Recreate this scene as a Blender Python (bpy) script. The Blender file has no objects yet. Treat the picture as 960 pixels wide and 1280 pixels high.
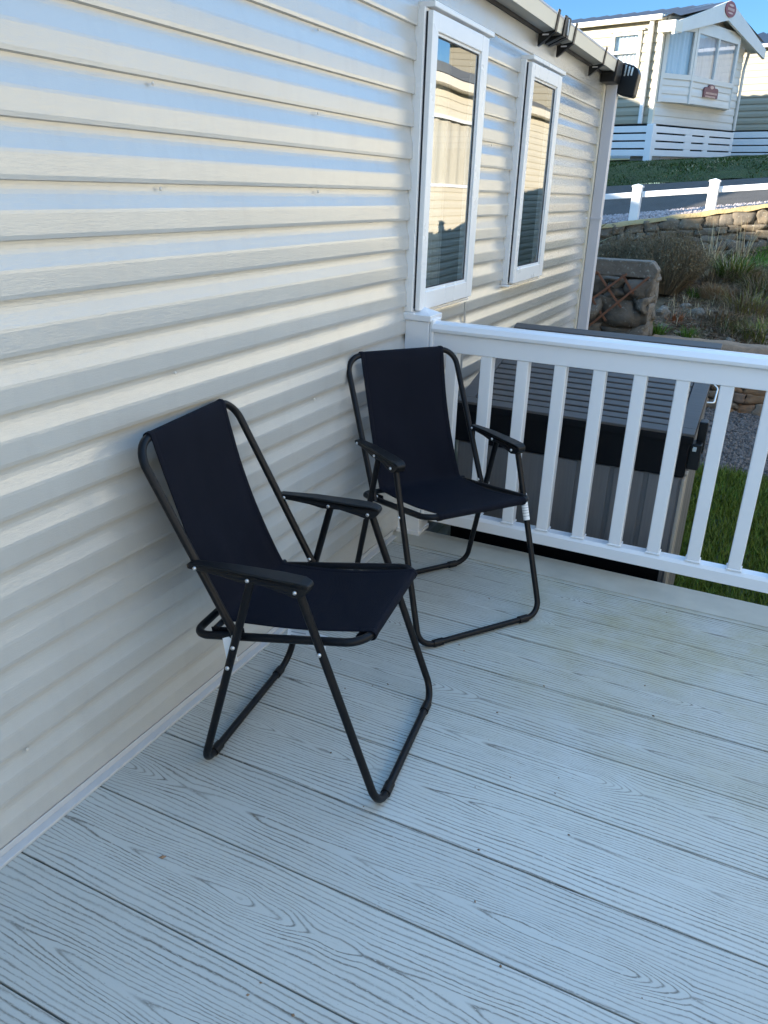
import bpy, bmesh, math, random
from mathutils import Vector, Matrix, noise
rnd = random.Random(7)
R = math.radians
sc = bpy.context.scene
COL = sc.collection

# ------------------------------------------------------------------ helpers
def tag(o, label=None, cat=None, group=None, kind=None):
    if label: o['label'] = label
    if cat: o['category'] = cat
    if group: o['group'] = group
    if kind: o['kind'] = kind
    return o

def empty(name, loc=(0, 0, 0), rz=0.0):
    o = bpy.data.objects.new(name, None)
    COL.objects.link(o)
    o.location = loc
    o.rotation_euler = (0, 0, rz)
    o.empty_display_size = 0.1
    return o

class MB:
    def __init__(self):
        self.v = []; self.f = []; self.m = []; self.s = []
    def add(self, vs, fs, mi=0, smooth=False):
        n = len(self.v)
        self.v += [tuple(p) for p in vs]
        for f in fs:
            self.f.append([n + i for i in f]); self.m.append(mi); self.s.append(smooth)
    def box(self, x0, x1, y0, y1, z0, z1, mi=0):
        vs = [(x0,y0,z0),(x1,y0,z0),(x1,y1,z0),(x0,y1,z0),(x0,y0,z1),(x1,y0,z1),(x1,y1,z1),(x0,y1,z1)]
        self.add(vs, [(0,3,2,1),(4,5,6,7),(0,1,5,4),(1,2,6,5),(2,3,7,6),(3,0,4,7)], mi)
    def obox(self, c, ax, ay, az, mi=0):
        c = Vector(c); ax = Vector(ax); ay = Vector(ay); az = Vector(az)
        vs = [c-ax-ay-az, c+ax-ay-az, c+ax+ay-az, c-ax+ay-az, c-ax-ay+az, c+ax-ay+az, c+ax+ay+az, c-ax+ay+az]
        self.add(vs, [(0,3,2,1),(4,5,6,7),(0,1,5,4),(1,2,6,5),(2,3,7,6),(3,0,4,7)], mi)
    def bar(self, a, b, w, t, up=(0,0,1), mi=0):
        a = Vector(a); b = Vector(b); d = (b-a).normalized()
        s = d.cross(Vector(up)).normalized(); u = s.cross(d)
        self.obox((a+b)/2, (b-a)/2, s*(w/2), u*(t/2), mi)
    def prism(self, poly, origin, ex, ey, ez, depth, mi=0, smooth=False):
        o = Vector(origin); ex = Vector(ex); ey = Vector(ey); ez = Vector(ez)
        n = len(poly)
        a = [o + ex*p[0] + ey*p[1] for p in poly]
        b = [p + ez*depth for p in a]
        fs = [(i, (i+1) % n, n+(i+1) % n, n+i) for i in range(n)]
        self.add(a+b, fs, mi, smooth)
        self.add(a, [tuple(range(n))[::-1]], mi)
        self.add(b, [tuple(range(n))], mi)
    def tube(self, pts, r, n=10, mi=0, caps=True, closed=False):
        pts = [Vector(p) for p in pts]
        k = len(pts)
        rs = r if isinstance(r, (list, tuple)) else [r]*k
        t = []
        for i in range(k):
            if closed: d = pts[(i+1) % k]-pts[i-1]
            else: d = pts[min(i+1, k-1)]-pts[max(i-1, 0)]
            t.append(d.normalized())
        ref = Vector((0,0,1)) if abs(t[0].z) < .9 else Vector((1,0,0))
        u = t[0].cross(ref).normalized()
        vs = []
        for i in range(k):
            u = (u - t[i]*u.dot(t[i])).normalized()
            w = t[i].cross(u)
            for j in range(n):
                a = 2*math.pi*j/n
                vs.append(pts[i] + (u*math.cos(a)+w*math.sin(a))*rs[i])
        fs = []
        for i in range(k if closed else k-1):
            i2 = (i+1) % k
            for j in range(n):
                fs.append((i*n+j, i*n+(j+1) % n, i2*n+(j+1) % n, i2*n+j))
        self.add(vs, fs, mi, True)
        if caps and not closed:
            self.add(vs[:n], [tuple(range(n))[::-1]], mi)
            self.add(vs[-n:], [tuple(range(n))], mi)
    def ball(self, c, r, mi=0, sq=(1,1,1), n=8):
        c = Vector(c); vs = []; fs = []
        m = max(4, n//2+1)
        for i in range(m+1):
            th = math.pi*i/m
            for j in range(n):
                ph = 2*math.pi*j/n
                vs.append(c + Vector((r*sq[0]*math.sin(th)*math.cos(ph), r*sq[1]*math.sin(th)*math.sin(ph), r*sq[2]*math.cos(th))))
        for i in range(m):
            for j in range(n):
                fs.append((i*n+j, (i+1)*n+j, (i+1)*n+(j+1) % n, i*n+(j+1) % n))
        self.add(vs, fs, mi, True)
    def build(self, name, mats, parent=None, bevel=0, seg=2, clean=False):
        me = bpy.data.meshes.new(name)
        me.from_pydata(self.v, [], self.f)
        if not isinstance(mats, (list, tuple)): mats = [mats]
        for m in mats: me.materials.append(m)
        me.polygons.foreach_set('material_index', self.m)
        me.polygons.foreach_set('use_smooth', self.s)
        me.update()
        if clean or bevel:
            b = bmesh.new(); b.from_mesh(me)
            bmesh.ops.remove_doubles(b, verts=b.verts, dist=1e-5)
            bmesh.ops.recalc_face_normals(b, faces=b.faces)
            b.to_mesh(me); b.free()
        o = bpy.data.objects.new(name, me)
        COL.objects.link(o)
        if parent: o.parent = parent
        if bevel:
            md = o.modifiers.new('bevel', 'BEVEL'); md.width = bevel; md.segments = seg
            md.limit_method = 'ANGLE'; md.angle_limit = R(40); md.harden_normals = False
        return o

def fillet(pts, rad, n=7, closed=False):
    pts = [Vector(p) for p in pts]; out = []
    k = len(pts)
    rng = range(k)
    for i in rng:
        r = rad[i] if isinstance(rad, (list, tuple)) else rad
        if (not closed and i in (0, k-1)) or r <= 0:
            out.append(pts[i]); continue
        p = pts[i]; a = pts[i-1]; b = pts[(i+1) % k]
        d1 = (a-p).normalized(); d2 = (b-p).normalized()
        ang = d1.angle(d2); L = r/math.tan(ang/2)
        L = min(L, (a-p).length*.48, (b-p).length*.48); r2 = L*math.tan(ang/2)
        c = p + (d1+d2).normalized()*(r2/math.sin(ang/2))
        s = (p+d1*L)-c; e = (p+d2*L)-c
        tot = s.angle(e); axis = s.cross(e).normalized()
        for j in range(n+1):
            out.append(c + Matrix.Rotation(tot*j/n, 3, axis) @ s)
    return out

# ------------------------------------------------------------------ materials
class NT:
    def __init__(self, name):
        self.m = bpy.data.materials.new(name); self.m.use_nodes = True
        self.t = self.m.node_tree; self.n = self.t.nodes; self.l = self.t.links
        self.b = self.n['Principled BSDF']
    def new(self, t, **k):
        x = self.n.new(t)
        for a, v in k.items(): setattr(x, a, v)
        return x
    def link(self, a, b): self.l.new(a, b)
    def set(self, sock, v):
        if hasattr(v, 'is_output') or isinstance(v, bpy.types.NodeSocket): self.link(v, sock)
        else: sock.default_value = v
    def math(self, op, a, b=0.0, c=None, clamp=False):
        x = self.new('ShaderNodeMath', operation=op, use_clamp=clamp)
        self.set(x.inputs[0], a); self.set(x.inputs[1], b)
        if c is not None: self.set(x.inputs[2], c)
        return x.outputs[0]
    def coord(self, kind='Object'):
        return self.new('ShaderNodeTexCoord').outputs[kind]
    def sep(self, v):
        x = self.new('ShaderNodeSeparateXYZ'); self.link(v, x.inputs[0]); return x.outputs
    def comb(self, x=0., y=0., z=0.):
        c = self.new('ShaderNodeCombineXYZ')
        for i, v in enumerate((x, y, z)): self.set(c.inputs[i], v)
        return c.outputs[0]
    def scale(self, v, s):
        x = self.new('ShaderNodeMapping'); self.link(v, x.inputs['Vector']); x.inputs['Scale'].default_value = s
        return x.outputs[0]
    def noise(self, v, scale=5., detail=4., rough=.55, dist=0., dim='3D'):
        x = self.new('ShaderNodeTexNoise', noise_dimensions=dim)
        if v is not None: self.link(v, x.inputs['Vector'])
        x.inputs['Scale'].default_value = scale; x.inputs['Detail'].default_value = detail
        x.inputs['Roughness'].default_value = rough; x.inputs['Distortion'].default_value = dist
        return x.outputs['Fac']
    def ramp(self, f, stops):
        x = self.new('ShaderNodeValToRGB'); self.link(f, x.inputs[0])
        e = x.color_ramp.elements
        while len(e) < len(stops): e.new(.5)
        for i, (p, c) in enumerate(stops):
            e[i].position = p; e[i].color = (c[0], c[1], c[2], 1) if not isinstance(c, (int, float)) else (c, c, c, 1)
        return x.outputs[0]
    def mix(self, f, a, b):
        x = self.new('ShaderNodeMix', data_type='RGBA')
        self.set(x.inputs[0], f)
        for i, v in ((6, a), (7, b)):
            if isinstance(v, bpy.types.NodeSocket): self.link(v, x.inputs[i])
            else: x.inputs[i].default_value = (v[0], v[1], v[2], 1)
        return x.outputs[2]
    def mr(self, f, a, b, c=0., d=1.):
        x = self.new('ShaderNodeMapRange'); self.link(f, x.inputs[0])
        for i, v in enumerate((a, b, c, d)): x.inputs[i+1].default_value = v
        return x.outputs[0]
    def bump(self, h, strength=.3, dist=.002, normal=None):
        x = self.new('ShaderNodeBump'); self.link(h, x.inputs['Height'])
        x.inputs['Strength'].default_value = strength; x.inputs['Distance'].default_value = dist
        if normal is not None: self.link(normal, x.inputs['Normal'])
        self.link(x.outputs[0], self.b.inputs['Normal']); return x.outputs[0]
    def base(self, v):
        if isinstance(v, bpy.types.NodeSocket): self.link(v, self.b.inputs['Base Color'])
        else: self.b.inputs['Base Color'].default_value = (v[0], v[1], v[2], 1)
    def rough(self, v): self.set(self.b.inputs['Roughness'], v)
    def spec(self, v): self.b.inputs['Specular IOR Level'].default_value = v

def simple(name, c, r=.5, metal=0., var=.06, vs=6., spec=.5, bump=0., bs=200.):
    n = NT(name); co = n.coord()
    f = n.noise(co, vs, 5)
    n.base(n.mix(f, [x*(1-var*2) for x in c], [min(1, x*(1+var)) for x in c]))
    n.rough(n.mr(f, .3, .7, r*.9, min(1, r*1.12))); n.b.inputs['Metallic'].default_value = metal; n.spec(spec)
    if bump: n.bump(n.noise(co, bs, 3), bump, .001)
    return n.m

def siding_mat(name, c, grain=.25, axis_scale=(40, 5, 130), rough=.3, spec=.5, dirt=.1, coat=0.):
    n = NT(name); co = n.coord(); s = n.sep(co)
    g = n.noise(n.scale(co, axis_scale), 1.0, 5, .62, .5)
    g2 = n.noise(n.scale(co, tuple(a*.16 for a in axis_scale)), 1.0, 3, .5, 1.0)
    big = n.noise(co, 1.3, 4)
    fine = n.math('ADD', n.math('MULTIPLY', g, .88), n.math('MULTIPLY', g2, .12))
    col = n.mix(n.mr(big, .3, .75), c, [x*(1-dirt) for x in c])
    # rain streaks and splash marks
    st = n.noise(n.comb(n.math('MULTIPLY', s[0], 3.0), n.math('MULTIPLY', s[1], 11.0), n.math('MULTIPLY', s[2], 2.6)), 1.0, 5, .65)
    col = n.mix(n.math('MULTIPLY', n.mr(st, .5, .85), .22 if coat else .12), col, [c[0]*.62, c[1]*.60, c[2]*.54])
    n.base(col)
    n.rough(n.mr(g, .35, .65, rough*.75, rough*1.3)); n.spec(spec)
    bo = n.bump(n.ramp(fine, [(.38, 0), (.5, .75), (.66, 1)]), grain, .0016)
    if coat:
        n.b.inputs['Coat Weight'].default_value = coat; n.b.inputs['Coat IOR'].default_value = 1.8
        n.b.inputs['Coat Roughness'].default_value = .08; n.link(bo, n.b.inputs['Coat Normal'])
    return n.m

M = {}
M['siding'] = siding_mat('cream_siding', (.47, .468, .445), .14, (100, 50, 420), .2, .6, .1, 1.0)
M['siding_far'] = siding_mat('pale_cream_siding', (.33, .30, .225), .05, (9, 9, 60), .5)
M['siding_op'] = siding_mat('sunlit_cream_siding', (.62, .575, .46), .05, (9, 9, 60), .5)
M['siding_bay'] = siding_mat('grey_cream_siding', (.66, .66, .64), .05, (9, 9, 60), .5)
M['upvc'] = simple('white_upvc', (.80, .81, .82), .28, var=.02, vs=3.)
M['rail_white'] = simple('railing_white_upvc', (.72, .74, .77), .25, var=.02, vs=2.5)
M['cream_trim'] = simple('cream_trim', (.70, .65, .54), .35, var=.03)
M['soffit'] = simple('soffit_grey', (.58, .55, .51), .6, var=.05)
M['blackp'] = simple('black_plastic', (.006, .006, .007), .4, var=.1, spec=.35)
M['frame'] = simple('black_powder_coat', (.0045, .005, .007), .42, spec=.22, var=.12, vs=25., bump=.08, bs=900.)
M['arm'] = simple('black_moulded_plastic', (.006, .006, .007), .45, spec=.25, var=.1, vs=30., bump=.1, bs=700.)
M['screw'] = simple('zinc_screw', (.62, .62, .62), .3, metal=.9)
M['alu'] = simple('aluminium_trim', (.56, .57, .58), .42, metal=.25, var=.05, vs=9.)
M['pipe'] = simple('grey_upvc', (.56, .56, .60), .4, var=.03)
M['rubber'] = simple('rubber_gap', (.012, .014, .02), .6)
M['paper'] = simple('white_sticker', (.78, .79, .8), .5, var=.03)
M['print'] = simple('sticker_print', (.35, .37, .42), .6)
M['red'] = simple('dark_red_enamel', (.26, .055, .05), .5)
M['plaque'] = simple('faded_maroon_plaque', (.20, .085, .09), .6)
M['redlight'] = simple('pale_lettering', (.62, .42, .36), .5)
M['silver'] = simple('galvanised_steel', (.68, .67, .64), .28, metal=.85)
M['concrete'] = simple('concrete_block', (.30, .28, .25), .9, var=.15, vs=9., bump=.4, bs=60.)
M['roof'] = simple('slate_grey_roof', (.085, .085, .10), .6, var=.15, vs=5.)
M['roof_opp'] = simple('brown_grey_roof', (.16, .15, .13), .8, var=.15, vs=8., bump=.5, bs=30.)
M['skirt'] = simple('white_plank', (.80, .81, .83), .4, var=.04)
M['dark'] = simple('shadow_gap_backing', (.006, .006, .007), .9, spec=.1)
M['trellis'] = simple('terracotta_stained_wood', (.20, .085, .045), .75, var=.2, vs=14., bump=.3, bs=90.)

# fabric
n = NT('navy_black_canvas'); co = n.coord()
w1 = n.new('ShaderNodeTexWave', wave_type='BANDS', bands_direction='Y'); n.link(co, w1.inputs['Vector']); w1.inputs['Scale'].default_value = 260
w2 = n.new('ShaderNodeTexWave', wave_type='BANDS', bands_direction='Z'); n.link(co, w2.inputs['Vector']); w2.inputs['Scale'].default_value = 260
wv = n.math('ADD', w1.outputs['Fac'], w2.outputs['Fac'])
f = n.noise(co, 9, 5)
n.base(n.mix(f, (.0022, .0029, .0075), (.0065, .0075, .0145))); n.rough(.72); n.spec(.14)
n.bump(wv, .5, .0009); M['fabric'] = n.m

# glass: part mirror, part see-through
def glass_mat(name, fac_ior, tint=(.86, .9, .92), warp=.02, body=(.05, .055, .06), opaque=.0):
    n = NT(name); co = n.coord()
    out = n.n['Material Output']
    tr = n.new('ShaderNodeBsdfTransparent'); tr.inputs[0].default_value = (*tint, 1)
    gl = n.new('ShaderNodeBsdfGlossy'); gl.inputs['Roughness'].default_value = .004; gl.inputs['Color'].default_value = (.97, .98, 1, 1)
    fr = n.new('ShaderNodeFresnel'); bk = n.new('ShaderNodeNewGeometry').outputs['Backfacing']; n.link(n.mr(bk, 0, 1, fac_ior, 1/fac_ior), fr.inputs['IOR'])
    bp = n.new('ShaderNodeBump'); n.link(n.noise(co, 1.7, 1.0), bp.inputs['Height'])
    bp.inputs['Strength'].default_value = warp; bp.inputs['Distance'].default_value = .05
    n.link(bp.outputs[0], gl.inputs['Normal'])
    mx = n.new('ShaderNodeMixShader'); n.link(fr.outputs[0], mx.inputs[0]); n.link(tr.outputs[0], mx.inputs[1]); n.link(gl.outputs[0], mx.inputs[2])
    n.link(mx.outputs[0], out.inputs['Surface'])
    return n.m
M['glass'] = glass_mat('window_glass', 5.0, (.75, .8, .82), .03)
M['glass_op'] = glass_mat('opposite_window_glass', 1.4, (.95, .95, .95), .0)
M['glass_far'] = glass_mat('far_window_glass', 1.9, (.8, .85, .9), .01)

# curtain
n = NT('cream_curtain'); co = n.coord()
n.base(n.mix(n.noise(n.scale(co, (30, 30, 2)), 1., 4), (.50, .47, .38), (.66, .63, .53))); n.rough(.9); M['curtain'] = n.m
n = NT('white_net_curtain'); co = n.coord()
n.base(n.mix(n.noise(n.scale(co, (25, 25, 2)), 1., 4), (.55, .58, .62), (.80, .82, .84))); n.rough(.9); M['net'] = n.m

# deck boards
PITCH = .2288; Y0 = .8267
n = NT('embossed_deck_board'); co = n.coord(); s = n.sep(co)
bi = n.math('DIVIDE', n.math('SUBTRACT', s[1], Y0), PITCH)
idx = n.math('FLOOR', bi); fr = n.math('SUBTRACT', n.math('SUBTRACT', bi, idx), .5)
rv = n.new('ShaderNodeTexWhiteNoise', noise_dimensions='1D'); n.link(idx, rv.inputs['W']); rid = rv.outputs['Value']
cen = n.math('MULTIPLY', n.math('SUBTRACT', rid, .5), .28)
lowv = n.comb(n.math('MULTIPLY', s[0], 3.0), n.math('MULTIPLY', s[1], 14.0), n.math('MULTIPLY', idx, 3.7))
low = n.noise(lowv, 1.0, 2., .5)
hiv = n.comb(n.math('MULTIPLY', s[0], 55.0), n.math('MULTIPLY', s[1], 160.0), n.math('MULTIPLY', idx, 1.3))
hi = n.noise(hiv, 1.0, 3., .6)
yy = n.math('ADD', n.math('MULTIPLY', n.math('SUBTRACT', fr, cen), PITCH),
            n.math('ADD', n.math('MULTIPLY', n.math('SUBTRACT', low, .5), .030), n.math('MULTIPLY', n.math('SUBTRACT', hi, .5), .0042)))
# cathedral grain: nested Vs along the heart of each board, straight lines towards its edges
xs = n.math('ADD', n.math('MULTIPLY', s[0], .85), n.math('MULTIPLY', rid, 17.3))
av = n.noise(n.comb(n.math('MULTIPLY', s[0], 2.6), n.math('MULTIPLY', idx, 7.1), 0.), 1.0, 2.0, .5)
saw = n.math('FRACT', n.math('ADD', xs, n.math('MULTIPLY', av, .5)))
saw = n.math('SMOOTH_MIN', n.math('DIVIDE', saw, .84), n.math('DIVIDE', n.math('SUBTRACT', 1.0, saw), .16), .2)
g = n.math('POWER', 2.718, n.math('MULTIPLY', n.math('MULTIPLY', yy, yy), -620.0))
h = n.math('SQRT', n.math('ADD', n.math('MULTIPLY', yy, yy), .00002))
rr = n.math('SUBTRACT', n.math('ADD', h, .2), n.math('MULTIPLY', n.math('MULTIPLY', saw, g), .066))
lv = n.math('MULTIPLY', rr, 76.0)
ph = n.math('FRACT', lv)
lw = n.new('ShaderNodeTexWhiteNoise', noise_dimensions='1D'); n.link(n.math('ADD', n.math('FLOOR', lv), n.math('MULTIPLY', idx, 91.0)), lw.inputs['W'])
lamp = n.mr(lw.outputs['Value'], 0., 1., .62, 1.)
fade = n.mr(n.noise(n.comb(n.math('MULTIPLY', s[0], 5.), n.math('MULTIPLY', s[1], 22.), 2.), 1., 3., .6), .32, .58, .5, 1.)
lamp = n.math('MULTIPLY', lamp, fade)
tri = n.math('ABSOLUTE', n.math('SUBTRACT', ph, .5))            # 0 at the line
wid = n.mr(n.noise(n.comb(n.math('MULTIPLY', s[0], 9.), n.math('MULTIPLY', s[1], 40.), 0.), 1., 3.), .3, .7, .14, .30)
line = n.math('SUBTRACT', 1.0, n.math('SMOOTH_MIN', n.math('DIVIDE', tri, wid), 1.0, .25), clamp=True)
dash = n.mr(n.noise(n.comb(n.math('MULTIPLY', s[0], 130.), n.math('MULTIPLY', s[1], 330.), 0.), 1., 2., .6), .27, .45)
pits = n.mr(n.noise(n.comb(n.math('MULTIPLY', s[0], 110.), n.math('MULTIPLY', s[1], 300.), 5.), 1., 2., .6), .64, .76)
grain = n.math('MAXIMUM', n.math('MULTIPLY', n.math('MULTIPLY', line, lamp), dash), n.math('MULTIPLY', pits, .45), clamp=True)
big = n.noise(co, 1.1, 5, .6)
plank = n.mix(rid, (.46, .49, .475), (.53, .56, .54))
plank = n.mix(n.mr(big, .35, .75), plank, (.44, .435, .39))
# algae tint towards the outer edge by the railing
alg = n.math('MULTIPLY', n.mr(n.noise(co, 3.2, 6, .7), .34, .62), n.math('MULTIPLY', n.mr(s[1], 1.3, 2.5), n.mr(s[0], .25, .95)))
plank = n.mix(n.math('MULTIPLY', alg, .8), plank, (.36, .33, .19))
edge = n.mr(n.math('ABSOLUTE', fr), .478, .492)
plank = n.mix(n.math('MULTIPLY', edge, .25), plank, (.2, .18, .14))
n.base(n.mix(n.math('MULTIPLY', grain, .95), plank, (.072, .059, .042)))
n.rough(n.mr(big, .3, .7, .42, .62)); n.spec(.45)
n.bump(n.math('SUBTRACT', 1.0, grain), .45, .0012); M['deck'] = n.m

# storage box
n = NT('box_lid_plastic'); co = n.coord()
n.base(n.mix(n.noise(n.scale(co, (4, 90, 90)), 1., 4), (.055, .047, .042), (.105, .09, .08))); n.rough(.5)
n.bump(n.noise(n.scale(co, (8, 220, 220)), 1., 3), .3, .001); M['lid'] = n.m
n = NT('box_body_plastic'); co = n.coord()
n.base(n.mix(n.noise(n.scale(co, (110, 110, 5)), 1., 4), (.12, .115, .115), (.19, .18, .175))); n.rough(.55)
n.bump(n.noise(n.scale(co, (220, 220, 7)), 1., 3), .3, .001); M['body'] = n.m
M['boxlight'] = simple('box_beige_edge', (.42, .37, .31), .5)
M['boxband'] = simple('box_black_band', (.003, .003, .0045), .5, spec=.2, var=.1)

# landscape
n = NT('rough_stone'); co = n.coord(); geo = n.new('ShaderNodeNewGeometry')
c = n.ramp(geo.outputs['Random Per Island'], [(0, (.15, .115, .075)), (.35, (.24, .185, .12)), (.6, (.17, .145, .115)), (.85, (.27, .195, .105)), (1, (.13, .115, .095))])
f = n.noise(co, 14, 6, .65)
c = n.mix(n.mr(f, .3, .75), c, (.12, .105, .085))
c = n.mix(n.mr(n.noise(co, 45, 3), .6, .75), c, (.36, .35, .30))
n.base(c); n.rough(.9); n.bump(n.noise(co, 38, 6, .65), .7, .012); M['stone'] = n.m
n = NT('grey_planter_stone'); co = n.coord(); geo = n.new('ShaderNodeNewGeometry')
c = n.ramp(geo.outputs['Random Per Island'], [(0, (.14, .12, .10)), (.4, (.205, .18, .15)), (.7, (.14, .11, .08)), (1, (.23, .205, .175))])
c = n.mix(n.mr(n.noise(co, 11, 6, .65), .3, .75), c, (.095, .085, .07))
c = n.mix(n.mr(n.noise(co, 32, 3), .6, .74), c, (.30, .295, .26))
n.base(c); n.rough(.9); n.bump(n.noise(co, 30, 6, .65), .8, .015); M['pstone'] = n.m
n = NT('sandstone'); co = n.coord(); geo = n.new('ShaderNodeNewGeometry')
c = n.ramp(geo.outputs['Random Per Island'], [(0, (.23, .16, .11)), (.5, (.30, .235, .17)), (.8, (.36, .17, .06)), (1, (.22, .15, .11))])
c = n.mix(n.mr(n.noise(co, 16, 6, .65), .3, .8), c, (.13, .10, .075))
n.base(c); n.rough(.9); n.bump(n.noise(co, 30, 6, .65), .7, .012); M['sandstone'] = n.m
n = NT('tan_coping'); co = n.coord()
c = n.mix(n.noise(co, 6, 6, .7), (.30, .20, .075), (.44, .36, .20)); n.base(c); n.rough(.95); n.bump(n.noise(co, 30, 6), .8, .02); M['coping'] = n.m  # tan tones, paler than the wall stones
M['mortar'] = simple('dark_mortar', (.085, .07, .052), .95, var=.3, vs=20., bump=.8, bs=50.)

def ground_mat(name, c1, c2, sc1=6., bump=.6, bs=50., bd=.02, c3=None, vor=0):
    n = NT(name); co = n.coord()
    f = n.noise(co, sc1, 8, .68)
    c = n.mix(n.mr(f, .3, .7), c1, c2)
    if vor:
        v = n.new('ShaderNodeTexVoronoi'); n.link(co, v.inputs['Vector']); v.inputs['Scale'].default_value = vor
        w = n.new('ShaderNodeTexWhiteNoise'); n.link(v.outputs['Color'], w.inputs['Vector'])
        c = n.mix(w.outputs['Value'], c, c3)
        n.base(c); n.rough(.85)
        n.bump(n.math('SUBTRACT', 1.0, v.outputs['Distance']), bump, bd); return n.m
    if c3: c = n.mix(n.mr(n.noise(co, bs*.5, 4), .55, .7), c, c3)
    n.base(c); n.rough(.92); n.bump(n.noise(co, bs, 6, .7), bump, bd); return n.m
M['lawn'] = ground_mat('lawn_soil', (.018, .035, .008), (.035, .065, .014), 5, .8, 60)
M['gravel_g'] = ground_mat('gravel_bed', (.03, .03, .032), (.07, .068, .066), 9, .9, 60, .02, (.13, .12, .115), 55)
M['soil'] = ground_mat('bank_soil', (.075, .052, .028), (.17, .12, .066), 7, .9, 40, .03, (.17, .13, .08))
M['verge'] = ground_mat('verge_gravel', (.20, .17, .16), (.33, .29, .28), 9, .9, 60, .03, (.45, .40, .40), 22)
M['asphalt'] = ground_mat('asphalt', (.045, .041, .036), (.068, .062, .055), 3, .4, 120, .006, (.10, .10, .10))
M['bankgrass'] = ground_mat('bank_grass', (.016, .034, .003), (.042, .068, .006), 4, .8, 30, .05, (.06, .07, .02))
M['field'] = ground_mat('hill_grass', (.035, .055, .015), (.07, .085, .03), .4, .5, 8, .1)

def leaf_mat(name, c1, c2, rough=.6, trans=.25):
    n = NT(name); geo = n.new('ShaderNodeNewGeometry'); co = n.coord()
    f = n.math('ADD', n.math('MULTIPLY', geo.outputs['Random Per Island'], .7), n.math('MULTIPLY', n.noise(co, 5, 3), .3))
    n.base(n.mix(f, c1, c2)); n.rough(rough); n.spec(.25)
    return n.m
M['grass'] = leaf_mat('grass_blade', (.04, .072, .006), (.13, .175, .016))
M['dgrass'] = leaf_mat('dark_grass_blade', (.022, .050, .003), (.065, .105, .008))
M['straw'] = leaf_mat('dry_straw', (.30, .24, .13), (.52, .44, .28))
M['tan'] = leaf_mat('rust_dead_grass', (.20, .11, .05), (.36, .24, .13))
M['twig'] = leaf_mat('grey_twig', (.12, .09, .055), (.24, .19, .125))
M['greyleaf'] = leaf_mat('grey_green_leaf', (.10, .085, .045), (.21, .175, .105))
M['bright'] = leaf_mat('fresh_green_blade', (.05, .13, .012), (.12, .24, .03))
M['yellow'] = leaf_mat('yellow_green_leaf', (.10, .11, .015), (.26, .24, .05))
M['flax'] = leaf_mat('flax_leaf', (.05, .055, .02), (.17, .15, .06))
M['litter'] = leaf_mat('leaf_litter', (.10, .06, .035), (.30, .20, .13))
M['pebble'] = leaf_mat('gravel_stone', (.03, .032, .034), (.20, .18, .17), .7)
M['rustleaf'] = leaf_mat('red_brown_leaf', (.22, .07, .03), (.36, .16, .07))

# ------------------------------------------------------------------ terrain
def lerp(pts, y):
    if y <= pts[0][0]: return pts[0][1]
    for (a, za), (b, zb) in zip(pts, pts[1:]):
        if y <= b: return za + (zb-za)*(y-a)/(b-a)
    return pts[-1][1]
GZ = -.45
PROF = [(7.84, .02), (8.1, .09), (10.98, .66), (11.2, .70)]
PROF2 = [(11.25, 1.09), (12.1, 1.20), (14.2, 1.60), (15.2, 1.86), (16.4, 2.0), (22, 2.3), (40, 3.0), (80, 5.2), (300, 10), (900, 14)]
def sm(a, b, x):
    t = min(1, max(0, (x-a)/(b-a))); return t*t*(3-2*t)
def hz(x, y):
    if y < 7.83: return GZ
    z = lerp(PROF, y) if y < 11.24 else lerp(PROF2, y)
    if y > 9: z += .13*max(-4, min(3, x))*sm(9, 11, y)*(1-.6*sm(11.5, 16, y))
    if y < 26: z = z + (GZ-z)*sm(1.6, 2.2, x)*(1-sm(22.5, 25.5, y))
    # the added western shade ridge is built separately below
    return z
def sheet(name, xs, ys, mat, amp=0., fr=3., z=None, off=0.):
    vs = []; fs = []; nx = len(xs)
    for y in ys:
        for x in xs:
            e = amp*noise.noise(Vector((x*fr, y*fr, 1.3))) if amp else 0
            vs.append((x, y, (z if z is not None else hz(x, y))+e+off))
    for j in range(len(ys)-1):
        for i in range(nx-1):
            fs.append((j*nx+i, j*nx+i+1, (j+1)*nx+i+1, (j+1)*nx+i))
    mb = MB(); mb.add(vs, fs, 0, True)
    o = mb.build(name, mat); o['kind'] = 'structure'; return o
def lin(a, b, n): return [a+(b-a)*i/n for i in range(n+1)]
XS = [-400, -120, -40, -20, -12] + lin(-8, -3, 5) + lin(-2.5, 4.5, 50) + [5, 6, 8, 12, 20, 40, 120, 400]
sheet('lawn_ground', XS, [-400, -100, -30, -10, -4, 0, 2, 4, 5.82], M['lawn'])
sheet('gravel_path', XS, lin(5.82, 7.82, 8), M['gravel_g'], .01, 9)
sheet('bank', XS, lin(7.84, 11.23, 24), M['soil'], .05, 3.5)
sheet('verge', XS, lin(11.25, 12.1, 5), M['verge'], .01, 8)
sheet('road', XS, lin(12.1, 14.2, 8), M['asphalt'])
sheet('grass_bank', XS, lin(14.2, 22, 22), M['bankgrass'], .04, 2)
sheet('hill', XS, [22, 30, 40, 60, 80, 150, 300, 600, 900], M['field'])

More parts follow.
